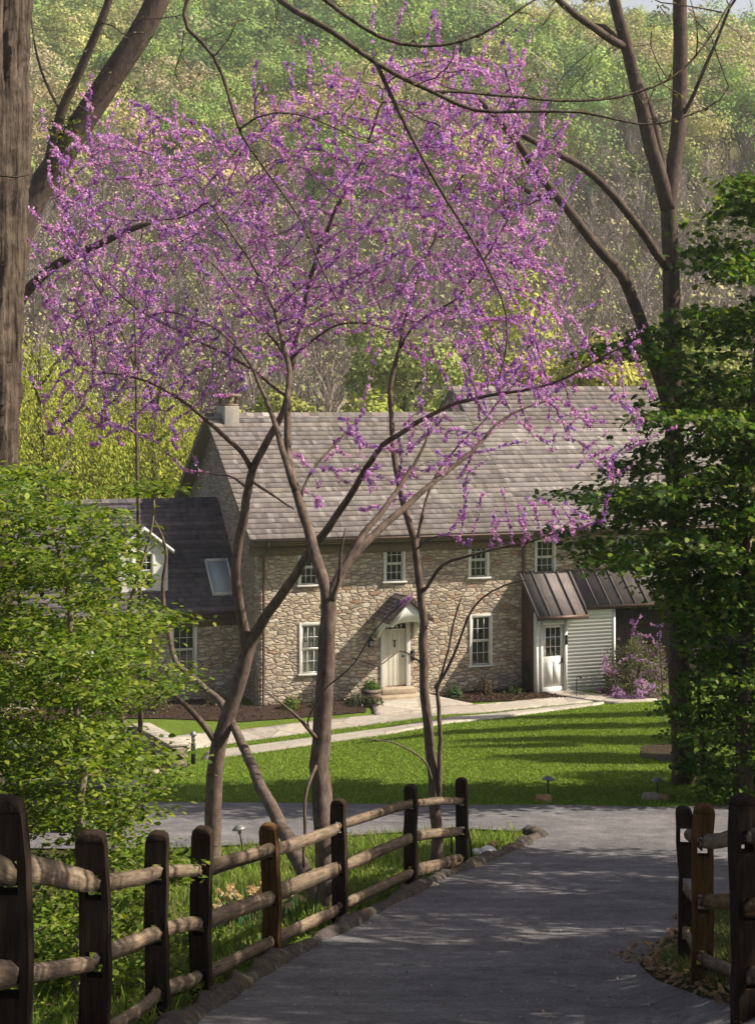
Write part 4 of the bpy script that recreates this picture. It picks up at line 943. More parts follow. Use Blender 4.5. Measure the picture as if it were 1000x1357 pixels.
bare(0,'tall_tree','tall bare dark tree on the lawn with forked trunk and drooping left limbs',M['bark_dark'])
bt = bare(1,'big_tree','big grey furrowed trunk at the left edge with thin overhanging bare branches',M['bark_grey'])
bare(2,'leaning_tree','dark leaning tree behind the big furrowed trunk',M['bark_dark'])
# ivy tuft on the leaning tree
c = P(87,182,29.8)+rng.standard_normal((420,3))*np.array((.17,.15,.26)); V,f,cl = cards(c, rng.standard_normal(c.shape)+np.array((.5,-.3,.6)), rng.standard_normal(c.shape), .07*rng.uniform(.6,1.3,len(c)), LEAF, pick([(.14,.17,.03),(.2,.2,.03),(.08,.12,.02)],len(c)))
tag(obj('ivy', raw_mesh('ivy', V, [f], cl), M['leaf']), 'yellow-green ivy tuft on the leaning dark trunk', 'ivy')

# ---------------------------------------------------------------- off-frame wood on the right that shades the drive, and the far woodland
def crown_cards(centers, radii, n, size, pal_idx_cols, out=1.1, shape=TRI, lump=None):
    """leaf clumps spread through lumpy crowns; one row per crown"""
    m = len(centers); nb = 9
    bl = rng.standard_normal((m,nb,3)); bl = unit(bl)*(.35+.45*rng.random((m,nb,1))); bl[...,2] = bl[...,2]*.9+.05
    br = .32+.28*rng.random((m,nb))
    i = np.repeat(np.arange(m), n); b = rng.integers(0,nb,len(i)); u = unit(rng.standard_normal((len(i),3))); u[:,2] = np.abs(u[:,2])*.8+u[:,2]*.2
    r = br[i,b]*(.55+.45*rng.random(len(i))**.5); loc = bl[i,b]+u*r[:,None]
    Pp = centers[i]+loc*radii[i]; Nn = u*out+rng.standard_normal(u.shape)*.42
    cl = pal_idx_cols[i]*(1+.07*rng.standard_normal((len(i),1)))*(.9+.2*rng.random((m,nb)))[i,b][:,None]
    return cards(Pp, Nn, rng.standard_normal(Pp.shape), size[i]*rng.uniform(.6,1.4,len(i)), shape, np.clip(cl,.005,1))
SHADE = [(6.4,7.6,9.6,2.4),(7.2,12.0,9.2,2.5),(7.9,16.0,8.6,2.4),(8.7,20.0,8.2,2.4),(9.7,24.0,7.8,2.2),(13.6,33.2,8.6,2.4),(17,37.2,14,.85),(18.5,40.2,15,.95),(16.5,43.2,13.5,.8),(19,46,15.5,.8),(6.2,4.6,7.2,2.3),(11.5,14,9.6,2.4),(12,20,9.6,2.4)]
GL = np.array([(.05,.1,.018),(.06,.12,.02),(.07,.13,.02)])
for (x,y,hh,r) in SHADE:
    zb = float(G(x,y)); root = thing('shade_tree', 'leafy green tree standing off to the right of the drive', 'tree', (x,y,zb), group='leafy trees shading the drive')
    mb = MB(); mb.tube([(0,0,-.3),(.05,0,hh*.4),(-.05,.1,hh*.7),(0,0,hh)],[.2,.16,.1,.03],10)
    for k_ in range(7):
        a = k_*2.4; z0 = hh*(.35+.07*k_); mb.tube([(0,0,z0),(r*.5*math.cos(a),r*.5*math.sin(a),z0+.5),(r*.85*math.cos(a),r*.85*math.sin(a),z0+.8)],[.07,.045,.015],6)
    mb.build('trunk', M['bark_dark'], root, True)
    cc = np.array([(0,0,hh*.66)]); V,f,cl = crown_cards(cc, np.array([(r*1.2,r*1.2,hh*.42)]), 9000, np.array([.17]), GL[:1], shape=LEAF)
    obj('crown', raw_mesh('crown', V, [f], cl), M['leaf'], root)

# individual spring trees just behind the house
def far_tree(x, y, h, w, pal, label, weep=False, n=3000, s=.2, name='spring_tree', group=None, bare_=.0):
    zb = float(G(x,y)); root = thing(name, label, 'tree', (x,y,zb), group=group)
    mb = MB(); mb.tube([(0,0,-.3),(.1,0,h*.35),(-.1,.1,h*.65),(0,0,h*.9)],[.28,.22,.13,.03],8)
    for k_ in range(11):
        a = k_*2.4+x; z0 = h*(.25+.055*k_); l = w*(.9-.05*k_); mb.tube([(0,0,z0),(l*.5*math.cos(a),l*.5*math.sin(a),z0+h*.09),(l*math.cos(a),l*math.sin(a),z0+h*.16)],[.1,.06,.02],5)
    mb.build('trunk', M['bark_dark'], root, True)
    pal = np.array(pal)
    if weep:
        k_ = 420; a = rng.random(k_)*6.283; r = np.sqrt(rng.random(k_))*w; top = h*(.98-.35*(r/w)**2)*(.85+.15*rng.random(k_)); ln = top*(.35+.5*rng.random(k_)); m = 60
        t = rng.random((k_,m)); Pp = np.stack(((r*np.cos(a))[:,None]+.25*np.sin(t*4+a[:,None])*t+.12*rng.standard_normal((k_,m)), (r*np.sin(a))[:,None]+.12*rng.standard_normal((k_,m)), top[:,None]-t*ln[:,None]),-1).reshape(-1,3)
        Nn = rng.standard_normal(Pp.shape)*.7+np.array((.4,-.5,.4)); Dd = np.tile((0,0,-1.),(len(Pp),1))+.25*rng.standard_normal(Pp.shape)
        V,f,cl = cards(Pp,Nn,Dd,(.19)*rng.uniform(.6,1.4,len(Pp)),[(0,0),(.4,.16),(1,0),(.4,-.16)],np.repeat(pick(pal,k_,.15),m,0)*(1+.15*rng.standard_normal((len(Pp),1))))
        cl = np.clip(cl,.01,1)
    else:
        cc = np.array([(0,0,h*.6)]); V,f,cl = crown_cards(cc, np.array([(w*1.2,w*1.2,h*.5)]), n*2, np.array([s*.75]), pal[:1]*1.4, shape=[(-.5,-.4),(.4,-.5),(.5,.4),(-.4,.5)])
        cl = cl*rng.uniform(.75,1.3,(len(f),1)).repeat(4,0)
    obj('crown', raw_mesh('crown', V, [f], cl), M['leaf_far'], root)
YG = [(.32,.34,.045),(.28,.32,.05),(.36,.36,.07),(.23,.28,.04)]
far_tree(-14.8,73,13.5,3.6,YG,'yellow-green weeping tree just right of the big furrowed trunk',True,name='willow_tree')
far_tree(-10.2,76,11.5,3.4,YG,'yellow-green weeping tree behind the slender redbud',True,name='willow_tree')
far_tree(-19.5,80,15,4,YG,'yellow-green weeping tree at the left edge behind the big trunk',True,name='willow_tree')
ST = [(-5.4,84,9,3.2,(.2,.21,.06),'pale olive spring tree behind the left chimney'),(-.6,78,8.2,2.8,(.24,.27,.06),'lime green spring tree behind the low roof ridge'),
 (3.8,80,9.5,3.0,(.2,.24,.06),'soft green spring tree behind the middle of the roof'),(7.2,86,13,3.6,(.24,.25,.06),'tallest yellow spring tree right of the roof step'),
 (11.4,82,11.5,3.4,(.26,.25,.07),'pale yellow spring tree left of the tall bare trunk'),(15.8,88,12.5,3.6,(.2,.23,.06),'olive spring tree behind the tall bare trunk'),
 (20.5,84,11.5,3.6,(.23,.24,.08),'yellow spring tree at the right edge behind the maple'),(1.6,92,13,3.4,(.23,.26,.09),'green spring tree farther back between the lime and the yellow ones')]
for (x,y,h,w,c_,lb) in ST: far_tree(x,y,h,w,[c_],lb,n=3800,s=.24)

# far wood on the hillside: one mass of crowns
def scatter(n, y0, y1, f=.27, dens=None):
    y = y0+(y1-y0)*rng.random(n*3)**.8; x = (rng.random(n*3)*2-1)*f*y; return x[:n], y[:n]
Vs=[];Fs=[];Cs=[];off=0
def addm(V,f,cl):
    global off
    Vs.append(V); Fs.append(f+off); Cs.append(cl); off += len(V)
HP = np.array([(.20,.26,.075),(.155,.23,.065),(.25,.28,.09),(.14,.21,.065),(.32,.31,.12),(.34,.28,.14),(.27,.23,.14),(.21,.28,.075),(.23,.21,.14),(.12,.175,.065)])
x,y = scatter(1050,176,372,.29); idx = rng.integers(0,len(HP),len(x)); 
patch = np.sin(x*.06+y*.031)+np.sin(x*.025-y*.05+1.7); idx = np.where((patch>.6)&(rng.random(len(x))<.65), rng.choice((1,3,7,9),len(x)), idx); idx = np.where((patch<-.6)&(rng.random(len(x))<.65), rng.choice((0,2,4,5),len(x)), idx)
hz = G(x,y); hgt = rng.uniform(7.5,15,len(x)); wd = hgt*rng.uniform(.3,.45,len(x))
near = y < 230
for msk,nl,sz in ((near,1200,.31),(~near,760,.46)):
    m_ = np.where(msk)[0]; V,f,cl = crown_cards(np.column_stack((x,y,hz+hgt*.58))[m_], np.column_stack((wd*1.15,wd*1.15,hgt*.5))[m_], nl, np.full(len(m_),sz), HP[idx][m_]*1.6*rng.uniform(.6,1.25,(len(m_),1)), out=1.7)
    addm(V,f,cl)
tag(obj('hillside_wood', raw_mesh('hillside_wood', np.concatenate(Vs), Fs, np.concatenate(Cs)), M['leaf_far']), 'spring woodland in greens and ochres covering the hillside', 'woodland', kind='stuff')
# bare grey-brown wood at the foot of the hill
Vs=[];Fs=[];Cs=[];off=0
x,y = scatter(1150,96,205,.28); hz = G(x,y); k_ = 210; hh = rng.uniform(7,12,len(x)); i = np.repeat(np.arange(len(x)),k_)
a = rng.random(len(i))*6.283; t = rng.random(len(i)); s0 = np.column_stack((x[i],y[i],hz[i]+hh[i]*(.15+.65*t))); ln = hh[i]*(.07+.2*rng.random(len(i)))*(1.1-t*.6); el = .75+.65*rng.random(len(i))
d_ = np.column_stack((np.cos(a)*np.cos(el),np.sin(a)*np.cos(el),np.sin(el))); s0[:,:2] += d_[:,:2]*(ln*rng.random(len(i))*.8)[:,None]
sd_ = unit(np.cross(d_, np.array((0,1.,0))+.3*rng.standard_normal(d_.shape))); w_ = (.014+.024*rng.random(len(i)))[:,None]
V = np.stack((s0-sd_*w_, s0+sd_*w_, s0+d_*ln[:,None]),1).reshape(-1,3); cb = pick([(.33,.27,.235),(.26,.215,.19),(.39,.33,.285),(.21,.17,.15)],len(x),.12)
addm(V, np.arange(len(i)*3).reshape(-1,3), np.repeat(cb[i],3,0))
tr = np.column_stack((x,y,hz)); up_ = np.column_stack((rng.standard_normal((len(x),2))*.4,hh)); w = .11
addm(np.stack((tr-np.array((w,0,.3)),tr+np.array((w,0,-.3)),tr+np.array((0,w,-.3)),tr+up_),1).reshape(-1,3), (np.arange(len(x))[:,None]*4+np.array((0,1,3))), np.repeat(cb*.8,4,0))
V,f,cl = crown_cards(np.column_stack((x,y,hz+hh*.58)), np.column_stack((hh*.3,hh*.3,hh*.5)), 70, np.full(len(x),.13), cb*1.15); addm(V,f,cl)
m_ = rng.random(len(x)) < .28; cidx = np.where(m_)[0]
V,f,cl = crown_cards(np.column_stack((x,y,hz+hh*.5))[cidx], np.column_stack((hh*.32,hh*.32,hh*.45))[cidx], 130, np.full(len(cidx),.3), np.array([(.34,.34,.13),(.36,.32,.18),(.3,.34,.1)])[rng.integers(0,3,len(cidx))]); addm(V,f,cl)
tag(obj('bare_wood', raw_mesh('bare_wood', np.concatenate(Vs), Fs, np.concatenate(Cs)), M['twig_far']), 'bare grey-brown woodland at the foot of the hill', 'woodland', kind='stuff')
# low scrub between house and wood
x,y = scatter(210,68,100,.3); hz = G(x,y); hh = rng.uniform(2.0,5.0,len(x)); c_ = np.array([(.18,.2,.045),(.22,.21,.06),(.14,.18,.04),(.2,.17,.08)])[rng.integers(0,4,len(x))]
V,f,cl = crown_cards(np.column_stack((x,y,hz+hh*.4)), np.column_stack((hh*.55,hh*.55,hh*.55)), 420, np.full(len(x),.17), c_*1.4, shape=[(-.5,-.4),(.4,-.5),(.5,.4),(-.4,.5)])
tag(obj('scrub', raw_mesh('scrub', V, [f], cl), M['leaf_far']), 'yellow-green scrub behind the house', 'scrub', kind='stuff')

# ---------------------------------------------------------------- grass
def blades(name, poly, n, h0, h1, w, pal, label, mask=None):
    poly = np.array(poly); lo, hi = poly.min(0), poly.max(0); q = lo+(hi-lo)*rng.random((n*3,2)); q = q[inside(q,poly)][:n]
    if mask is not None: q = q[mask(q)]
    z = G(q[:,0],q[:,1]); h = rng.uniform(h0,h1,len(q)); a = rng.random(len(q))*6.283; ww = w*rng.uniform(.6,1.3,len(q))
    b = np.column_stack((q,z)); s = np.column_stack((np.cos(a)*ww,np.sin(a)*ww,np.zeros(len(q)))); t = b+np.column_stack((rng.standard_normal((len(q),2))*(h*.45)[:,None],h))
    V = np.stack((b-s,b+s,t),1).reshape(-1,3); cl = np.repeat(pick(pal,len(q),.2),3,0)
    return tag(obj(name, raw_mesh(name, V, [np.arange(len(q)*3).reshape(-1,3)], cl), M['grass']), label, 'grass', kind='stuff')
GP = [(.185,.275,.035),(.22,.32,.045),(.28,.36,.06),(.145,.24,.03)]
lawn_cut = edge_f+edge_b
lawn = lawn_edge[::1] + [(17,44)] + [tuple(p) for p in path_f[::-1]] + [(-7,43),(-16,40)]
blades('lawn_grass', lawn, 300000, .022,.05,.013, GP, 'short mown grass of the sunny lawn', lambda q: ~inside(q,lawn_cut))

isl = [(p[0]-.28,p[1]) for p in left_edge]; isl = [(-1.75,9)]+isl+island[1:]+[(-16,12)]
blades('verge_grass', isl, 70000, .07,.2,.011, GP+[(.16,.17,.05),(.2,.17,.09)], 'rough green grass behind the left fence', lambda q: rng.random(len(q)) < np.clip(1.15+(q[:,0]+1.2)*.28,.12,1))
rv = [(p[0]+.12,p[1]-.02) for p in H2((905,1226),(886,1252),(858,1282),(880,1301),(930,1324),(1000,1342))]+[(3.3,10),(4.3,10),(4.6,17),(4.4,20),(3.6,19)]
blades('verge_grass', rv, 26000, .05,.15,.012, [(.09,.14,.03),(.12,.17,.04),(.17,.16,.06)], 'sparse grass under the right fence')
def litter(name, poly, n, pal, size, label, cat='fallen leaves'):
    poly = np.array(poly); lo, hi = poly.min(0), poly.max(0); q = lo+(hi-lo)*rng.random((n*4,2)); q = q[inside(q,poly)][:n]
    Pp = np.column_stack((q,G(q[:,0],q[:,1])+.055)); V,f,cl = cards(Pp, np.array((0,0,1.))+.4*rng.standard_normal(Pp.shape), rng.standard_normal(Pp.shape), size*rng.uniform(.5,1.3,len(q)), LEAF, pick(pal,len(q)))
    return tag(obj(name, raw_mesh(name, V, [f], cl), M['leaf']), label, cat, kind='stuff')
rv2 = [(p[0]-.3+.25*rng.random(),p[1]+.1*rng.standard_normal()) for p in rv]
litter('fallen_leaves', rv2, 5200, [(.26,.16,.07),(.33,.22,.11),(.16,.09,.045),(.38,.28,.16)], .065, 'brown fallen leaves under the right fence')
tp_ = hit(858,1284)[:2]; litter('fallen_leaves', [(tp_[0]-.16+.9*(.5-.5*math.cos(q_*.42))+.1*rng.standard_normal(),tp_[1]+1.5*math.sin(q_*.42)+.1*rng.standard_normal()) for q_ in range(15)], 420, [(.26,.16,.07),(.33,.22,.11),(.16,.09,.045),(.38,.28,.16)], .065, 'brown fallen leaves gathered at the corner of the right verge')
litter('fallen_petals', [(-1.2,8.5),(-1.1,13),(-.3,18),(1.2,23),(2.5,27),(-2,29),(-1.5,23),(2.6,20),(3,10)], 1500, [(.5,.3,.42),(.3,.2,.12),(.4,.3,.25),(.2,.13,.08)], .026, 'scattered petals and bits of leaf on the drive', 'petals')
litter('leaf_litter', [(-1.8,9),(-1.5,13),(-1.2,16),(-2,20),(-8,24),(-12,12)], 3200, [(.16,.1,.05),(.22,.15,.08),(.1,.06,.03)], .07, 'brown leaf litter under the left trees')
for bd in (bed1,bed2,bed3): litter('mulch_chips', [tuple(p) for p in bd], 2600, [(.05,.03,.02),(.09,.055,.035),(.03,.02,.014),(.13,.085,.055)], .07, 'dark bark chips on a planting bed', 'mulch chips')
litter('ground_ivy', [(-1.7,8.5),(-1.5,13),(-1.0,16.2),(-.5,18.4),(.3,21.5),(.9,24),(0,24.5),(-1.5,20),(-3.5,14),(-3.5,8.5)], 3200, GR, .07, 'low green weeds along the foot of the left fence','weeds')

# ---------------------------------------------------------------- shrubs and plants
def shrub(name, label, x, y, r, h, n, pal, size=.06, cat='shrub', flowers=None, shape=LEAF, zoff=0, conical=False, group=None):
    zb = float(G(x,y))+zoff; root = thing(name, label, cat, (x,y,zb), group=group)
    mb = MB()
    for k_ in range(9):
        a = k_*.7+x; e = r*.55*(.3 if conical else 1); mb.tube([(0,0,-.05),(e*.5*math.cos(a),e*.5*math.sin(a),h*.35),(e*math.cos(a),e*math.sin(a),h*.75)],[.02,.014,.006],4)
    mb.build('stem', M['bark_dark'], root)
    u = unit(rng.standard_normal((n,3))); u[:,2] = np.abs(u[:,2])*1.1-.15; rad = (.45+.55*rng.random(n)**.4)*(1+.12*np.sin(u[:,0]*9+x)+.12*np.sin(u[:,2]*11+u[:,1]*7))
    Pp = u*rad[:,None]*np.array((r,r,h*.92))
    if conical:
        t = rng.random(n); a = rng.random(n)*6.283; rr = r*np.sin(np.pi*np.clip(t*.85+.12,0,1))**.7*(.6+.4*rng.random(n)); Pp = np.column_stack((rr*np.cos(a),rr*np.sin(a),t*h)); u = np.column_stack((np.cos(a),np.sin(a),np.full(n,.4)))
    Pp[:,2] = np.maximum(Pp[:,2],.02)
    V,f,cl = cards(Pp,u+.6*rng.standard_normal(u.shape),rng.standard_normal(u.shape),size*rng.uniform(.6,1.3,n),shape,pick(pal,n))
    obj('foliage', raw_mesh('foliage',V,[f],cl), M['leaf'], root)
    if flowers:
        m = len(Pp)//3; k_ = np.where((u[:,2] < .75)&(np.sin(u[:,0]*6+1)+np.sin(u[:,2]*8+u[:,0]*3) > flowers[2]))[0]; k_ = rng.choice(k_, min(m,len(k_)), False); Q = np.repeat(Pp[k_]*1.04,4,0)+.03*rng.standard_normal((len(k_)*4,3))
        V,f,cl = cards(Q,np.repeat(u[k_],4,0)+.5*rng.standard_normal(Q.shape),rng.standard_normal(Q.shape),.045*rng.uniform(.6,1.2,len(Q)),PETAL,pick(flowers[0],len(Q)))
        obj('flower', raw_mesh('flower',V,[f],cl), M['blossom'], root)['kind'] = 'stuff'
    return root
fx = P(843,920,53.0); shrub('flowering_bush','big rounded bush with pale green leaves and lilac flowers by the carport', fx[0], fx[1], 1.12, 2.05, 8000, [(.13,.14,.06),(.18,.18,.09),(.09,.10,.045),(.22,.2,.13)], .075, 'bush', ([(.6,.38,.55),(.66,.46,.58),(.5,.28,.5)],0,1.05))
fx = P(842,926,51.9); shrub('flowering_bush','low spreading bush with purple flowers at the foot of the big rounded bush', fx[0], fx[1], .75, .55, 2200, [(.09,.09,.05),(.12,.12,.06)], .06, 'bush', ([(.36,.2,.38),(.45,.28,.46)],0,-.3))
fx = HW(9.0,-.5); shrub('conifer','small dark green columnar conifer beside the right downpipe', fx[0], fx[1], .22, 1.25, 2600, [(.03,.075,.018),(.05,.1,.02),(.07,.13,.03)], .06, 'conifer', conical=True)
PL = [(.8,-.75,.3,.5,'bright green leafy plant at the foot of the left downpipe',[(.12,.18,.02),(.16,.21,.03)]),
 (1.75,-.8,.32,.4,'yellow-green plant in the bed under the pale-paned window',[(.15,.17,.03),(.1,.13,.03)]),
 (2.9,-.85,.42,.42,'dark bluish-green mound to the left of the plant tub',[(.035,.06,.03),(.05,.075,.035),(.09,.1,.05)]),
 (3.35,-1.1,.3,.4,'straw-tinted grassy mound nearest the doorstep path',[(.13,.12,.05),(.08,.1,.04)]),
 (6.2,-.7,.3,.5,'green shrub in the bed right of the front door',[(.05,.1,.03),(.07,.12,.035)]),
 (7.3,-.55,.32,.6,'brownish sparse shrub under the right lower window',[(.12,.09,.04),(.09,.08,.035)]),
 (8.3,-.7,.35,.32,'low green plant between the brownish shrub and the conifer',[(.05,.09,.025),(.08,.11,.03)]),
 (-1.2,.6,.35,.5,'small pale shrub against the left wing wall',[(.14,.16,.06),(.2,.19,.1)]),
 (-3.3,.2,.6,1.0,'straggly pale shrub with few leaves near the low stone wall',[(.2,.19,.08),(.15,.17,.06)])]
for (x,y,r,h,lb,pl) in PL:
    w = HW(x,y); shrub('garden_shrub', lb, w[0], w[1], r, h, 520 if r < .5 else 700, pl, .07, 'shrub', group='shrubs in the beds along the house')
w = hit(205,1012); shrub('garden_shrub','reddish-leaved shrub in front of the low stone wall', w[0], w[1], .35, .5, 330, [(.22,.1,.04),(.16,.12,.04),(.12,.14,.04)], .07, 'shrub', group='shrubs in the beds along the house')
# plant tub by the door
w = HW(3.45,-.62); tb = thing('plant_tub','weathered wooden tub beside the front door step', 'plant tub', (w[0],w[1],float(G(w[0],w[1]))+.02))
mb = MB()
mb.lathe([(.24,0),(.30,.22),(.33,.42),(.29,.42),(.28,.36),(0,.355)],14); mb.build('tub', M['tub'], tb)
mb = MB(); mb.lathe([(.268,.09),(.283,.09),(.293,.135),(.277,.135)],14); mb.lathe([(.31,.31),(.326,.31),(.335,.35),(.316,.35)],14); mb.build('hoop', M['black'], tb)
shrub('potted_plant','round bright green plant growing in the wooden tub', w[0], w[1], .3, .34, 900, [(.07,.15,.02),(.1,.18,.03)], .055, 'plant', zoff=.39)
# daffodils behind the fence
w = hit(335,1222,10,30); root = thing('daffodil_clump','clump of pale cream daffodils behind the left fence', 'flowers', w)
n=260; q = rng.standard_normal((n,2))*np.array((.28,.4)); h = rng.uniform(.2,.42,n); b = np.column_stack((q,G(w[0]+q[:,0],w[1]+q[:,1])-w[2])); tp = b+np.column_stack((rng.standard_normal((n,2))*.07,h)); sv = np.column_stack((rng.standard_normal((n,2))*.012,np.zeros(n)))
obj('foliage', raw_mesh('foliage', np.stack((b-sv,b+sv,tp),1).reshape(-1,3),[np.arange(n*3).reshape(-1,3)], np.repeat(pick([(.05,.1,.04),(.06,.12,.05)],n),3,0)), M['grass'], root)
n6 = 9; V,f,cl = cards(.02*rng.standard_normal((n6,3)), rng.standard_normal((n6,3))+np.array((0,-.6,.4)), rng.standard_normal((n6,3)), np.full(n6,.05), PETAL, pick([(.62,.5,.28),(.6,.52,.36),(.58,.4,.2)],n6))
fl = obj('flower', raw_mesh('flower',V,[f],cl), M['blossom'], root, tp[0])
for k_ in range(1,38):
    c_ = fl.copy(); C.objects.link(c_); c_.parent = root; c_.location = [float(v) for v in tp[k_]]; c_.rotation_euler = (.4*rng.standard_normal(),.4*rng.standard_normal(),rng.random()*2-1)

# ---------------------------------------------------------------- stones, lights, wall, car
def rock(name, label, px, py, r, mat, flat=.65, group=None, grow=None):
    w = hit(px,py); bm = bmesh.new(); bmesh.ops.create_icosphere(bm, subdivisions=3, radius=1); ph_ = rng.random(6)*6
    for v in bm.verts:
        c = v.co; k_ = 1+.18*math.sin(c.x*3+ph_[0])+.16*math.sin(c.y*3.4+ph_[1])+.12*math.sin(c.z*5+ph_[2]+c.x*4)+.05*math.sin(c.x*11+ph_[3])*math.sin(c.y*12)
        v.co = Vector((c.x*r*1.2,c.y*r,c.z*r*flat))*k_
        v.co.z = max(v.co.z,-r*.25)
    me = bpy.data.meshes.new(name); bm.to_mesh(me); bm.free(); o = obj(name, me, mat, None, w+np.array((0,0,r*.25)))
    return tag(o, label, 'rock', group)
rock('rock','tan boulder below the left mushroom light on the lawn',720,1062,.13,M['rock_tan'],.95)
rock('rock','pinkish flat rock below the right mushroom light',864,1060,.14,M['rock'],.7); rock('rock','small dark brown rock beside the pinkish flat rock',878,1060,.1,M['rock_tan'],.8)
rock('rock','white quartz rock on the grass past the fence end',641,1135,.14,M['rock_white'],.8)
rock('rock','small brown rock behind the white quartz rock',655,1122,.1,M['rock_tan'],.6)
rock('rock','pale rock on the lawn below the bollard light',207,1050,.15,M['rock'],.6)
rock('rock','flat orange-brown stone set in the kerb at the end of the fence',612,1152,.14,M['rock_tan'],.35)
rock('rock','flat pinkish stone set in the kerb between the two last fence posts',563,1178,.15,M['rock'],.3)
rock('rock','pale rock in the dark bed by the low stone wall',203,1027,.13,M['rock'],.7)
def mush(name, label, w, h, r=.13, tilt=0, group='mushroom path lights'):
    t = thing(name, label, 'path light', w, group=group); t.rotation_euler = (0,tilt,0)
    mb = MB(); mb.tube([(0,0,-.1),(0,0,h-.05)],[.014,.014],8); mb.build('stake', M['black'], t)
    mb = MB(); mb.lathe([(r,h-.07),(r*.95,h-.055),(r*.5,h-.015),(.02,h),(0,h+.005)],16); mb.lathe([(.03,h-.14),(.03,h-.06)],10); mb.build('lamp_shade', M['steel'], t, True)
k = NM('dull_zinc'); k.base((.24,.24,.23), .5); k.b.inputs['Metallic'].default_value = .5; M['steel'] = k.m
mush('path_light','mushroom path light on the lawn above the tan boulder', hit(726,1054), .38)
mush('path_light','mushroom path light on the lawn near the tall bare trunk', hit(871,1056), .38)
mush('path_light','leaning dark path light behind the left fence by the far road', hit(322,1128,10,30), .42,.11,-.18)
w = hit(256,1014); t = thing('bollard_light','black bollard light at the corner of the path by the low wall','bollard light',w)
mb = MB(); mb.lathe([(.06,-.1),(.06,.55),(.045,.56),(.045,.62)],12); mb.build('post', M['black'], t); mb = MB(); mb.lathe([(.05,.62),(.05,.76)],12); mb.build('lamp', M['steel'], t); mb = MB(); mb.lathe([(.085,.76),(.09,.79),(.06,.86),(.0,.88)],14); mb.build('cap', M['steel'], t, True)
w = HW(9.75,-2.2); w[2] = G(w[0],w[1]); t = thing('path_light','thin dark path light by the side door with a bent arm','path light',w)
mb = MB(); mb.tube([(0,0,-.1),(0,0,.62),(.03,0,.68),(.12,0,.7)],.013,6); mb.build('stake', M['black'], t); mb = MB(); mb.lathe([(.05,.64),(.04,.69),(.0,.7)],10,(.13,0,0)); mb.build('lamp_shade', M['black'], t)
w = hit(627,1142,10,40); t = thing('garden_stake','thin leaning dark stake beside the end fence post','stake',w)
mb = MB(); mb.tube([(0,0,-.1),(-.06,.02,.35),(-.14,.03,.75)],.016,6); mb.build('rod', M['black'], t); mb = MB(); mb.lathe([(.022,0),(.026,.02),(.0,.04)],8,(-.14,.03,.74)); mb.build('cap', M['black'], t)
w = hit(598,1140,10,40); t = thing('garden_stake','short straight dark stake between the last two fence posts','stake',w)
mb = MB(); mb.tube([(0,0,-.1),(0,0,.48)],.014,6); mb.build('rod', M['black'], t); mb = MB(); mb.lathe([(.02,0),(.022,.02),(.0,.03)],8,(0,0,.47)); mb.build('cap', M['black'], t)
# low dry-stone wall by the path corner
a = hit(238,1018); b = hit(186,986); c2 = hit(110,985)
mb = MB(); 
def wall_run(p,q,h,wd):
    p,q = np.array(p),np.array(q); L_ = np.linalg.norm((q-p)[:2]); dr = (q-p)/L_; n_ = np.array((-dr[1],dr[0],0)); t = 0
    z = 0; row = 0
    while z < h-.02:
        rh = min(random.uniform(.11,.17),h-z); t = -random.random()*.1
        while t < L_:
            l = random.uniform(.2,.5); e = random.uniform(-.025,.025); u0,u1 = max(t,0)+.008,min(t+l,L_)-.008; t += l
            if u1-u0 < .05: continue
            B_ = [p+dr*u+n_*(s_*(wd/2+e))+np.array((0,0,zz)) for zz in (z-.02,z+rh-.008) for s_ in (-1,1) for u in (u0,u1)]
            mb.add(B_,[np.array([(0,2,3,1),(4,5,7,6),(0,1,5,4),(2,6,7,3),(0,4,6,2),(1,3,7,5)])])
        z += rh
wall_run(a-np.array((0,0,.1)),b-np.array((0,0,.1)),.62,.4); wall_run(b-np.array((0,0,.1)),c2-np.array((0,0,.1)),.6,.4)
t = thing('stone_wall','low grey dry-stone wall with flat pale capstones at the corner of the path','wall',a)
me = mb.mesh('stone_face'); me.transform(Matrix.Translation(-Vector(a))); o = obj('stone_face', me, M['rock'], t); bv = o.modifiers.new('bevel','BEVEL'); bv.width = .015; bv.segments = 2
mb = MB(); wd = .3
dr = (b-a)/np.linalg.norm((b-a)[:2]); n_ = np.array((-dr[1],dr[0],0)); u = 0; Lw = np.linalg.norm((b-a)[:2])
while u < Lw-.1:
    l = min(random.uniform(.5,.8),Lw-u); B_ = [dr*(u+q_)+n_*s_*.26+np.array((0,0,zz)) for zz in (.53,.6) for s_ in (-1,1) for q_ in (.01,l-.01)]; mb.add(B_,[np.array([(0,2,3,1),(4,5,7,6),(0,1,5,4),(2,6,7,3),(0,4,6,2),(1,3,7,5)])]); u += l
mb.build('capstone', M['flag'], t, bevel=.015)

k = NM('dark_car_paint'); k.base((.018,.02,.024), .25); k.b.inputs['Coat Weight'].default_value = .8; k.b.inputs['Specular IOR Level'].default_value = .5; M['car'] = k.m
k = NM('car_glass'); k.base((.02,.024,.03), .05); k.b.inputs['Specular IOR Level'].default_value = .8; M['car_glass'] = k.m
M['tyre'] = simple('tyre_rubber', (.01,.01,.01), (.025,.025,.025), 20, .8); k = NM('alloy'); k.base((.4,.4,.42), .3); k.b.inputs['Metallic'].default_value = .9; M['alloy'] = k.m
k = NM('headlight_lens'); k.base((.12,.13,.14), .1); M['lens'] = k.m
cx_ = (200-CX)/F*28.6-2.35; cz = float(G(cx_,28.7)); car = thing('parked_car','dark car parked on the drive behind the leafy green trees','car',(cx_,28.7,cz),math.radians(4))
prof = [(-2.3,.35),(2.2,.35),(2.28,.55),(2.22,.72),(2.0,.86),(1.15,1.0),(.95,1.03),(-.2,1.06),(-2.0,1.08),(-2.28,.95),(-2.34,.6)]
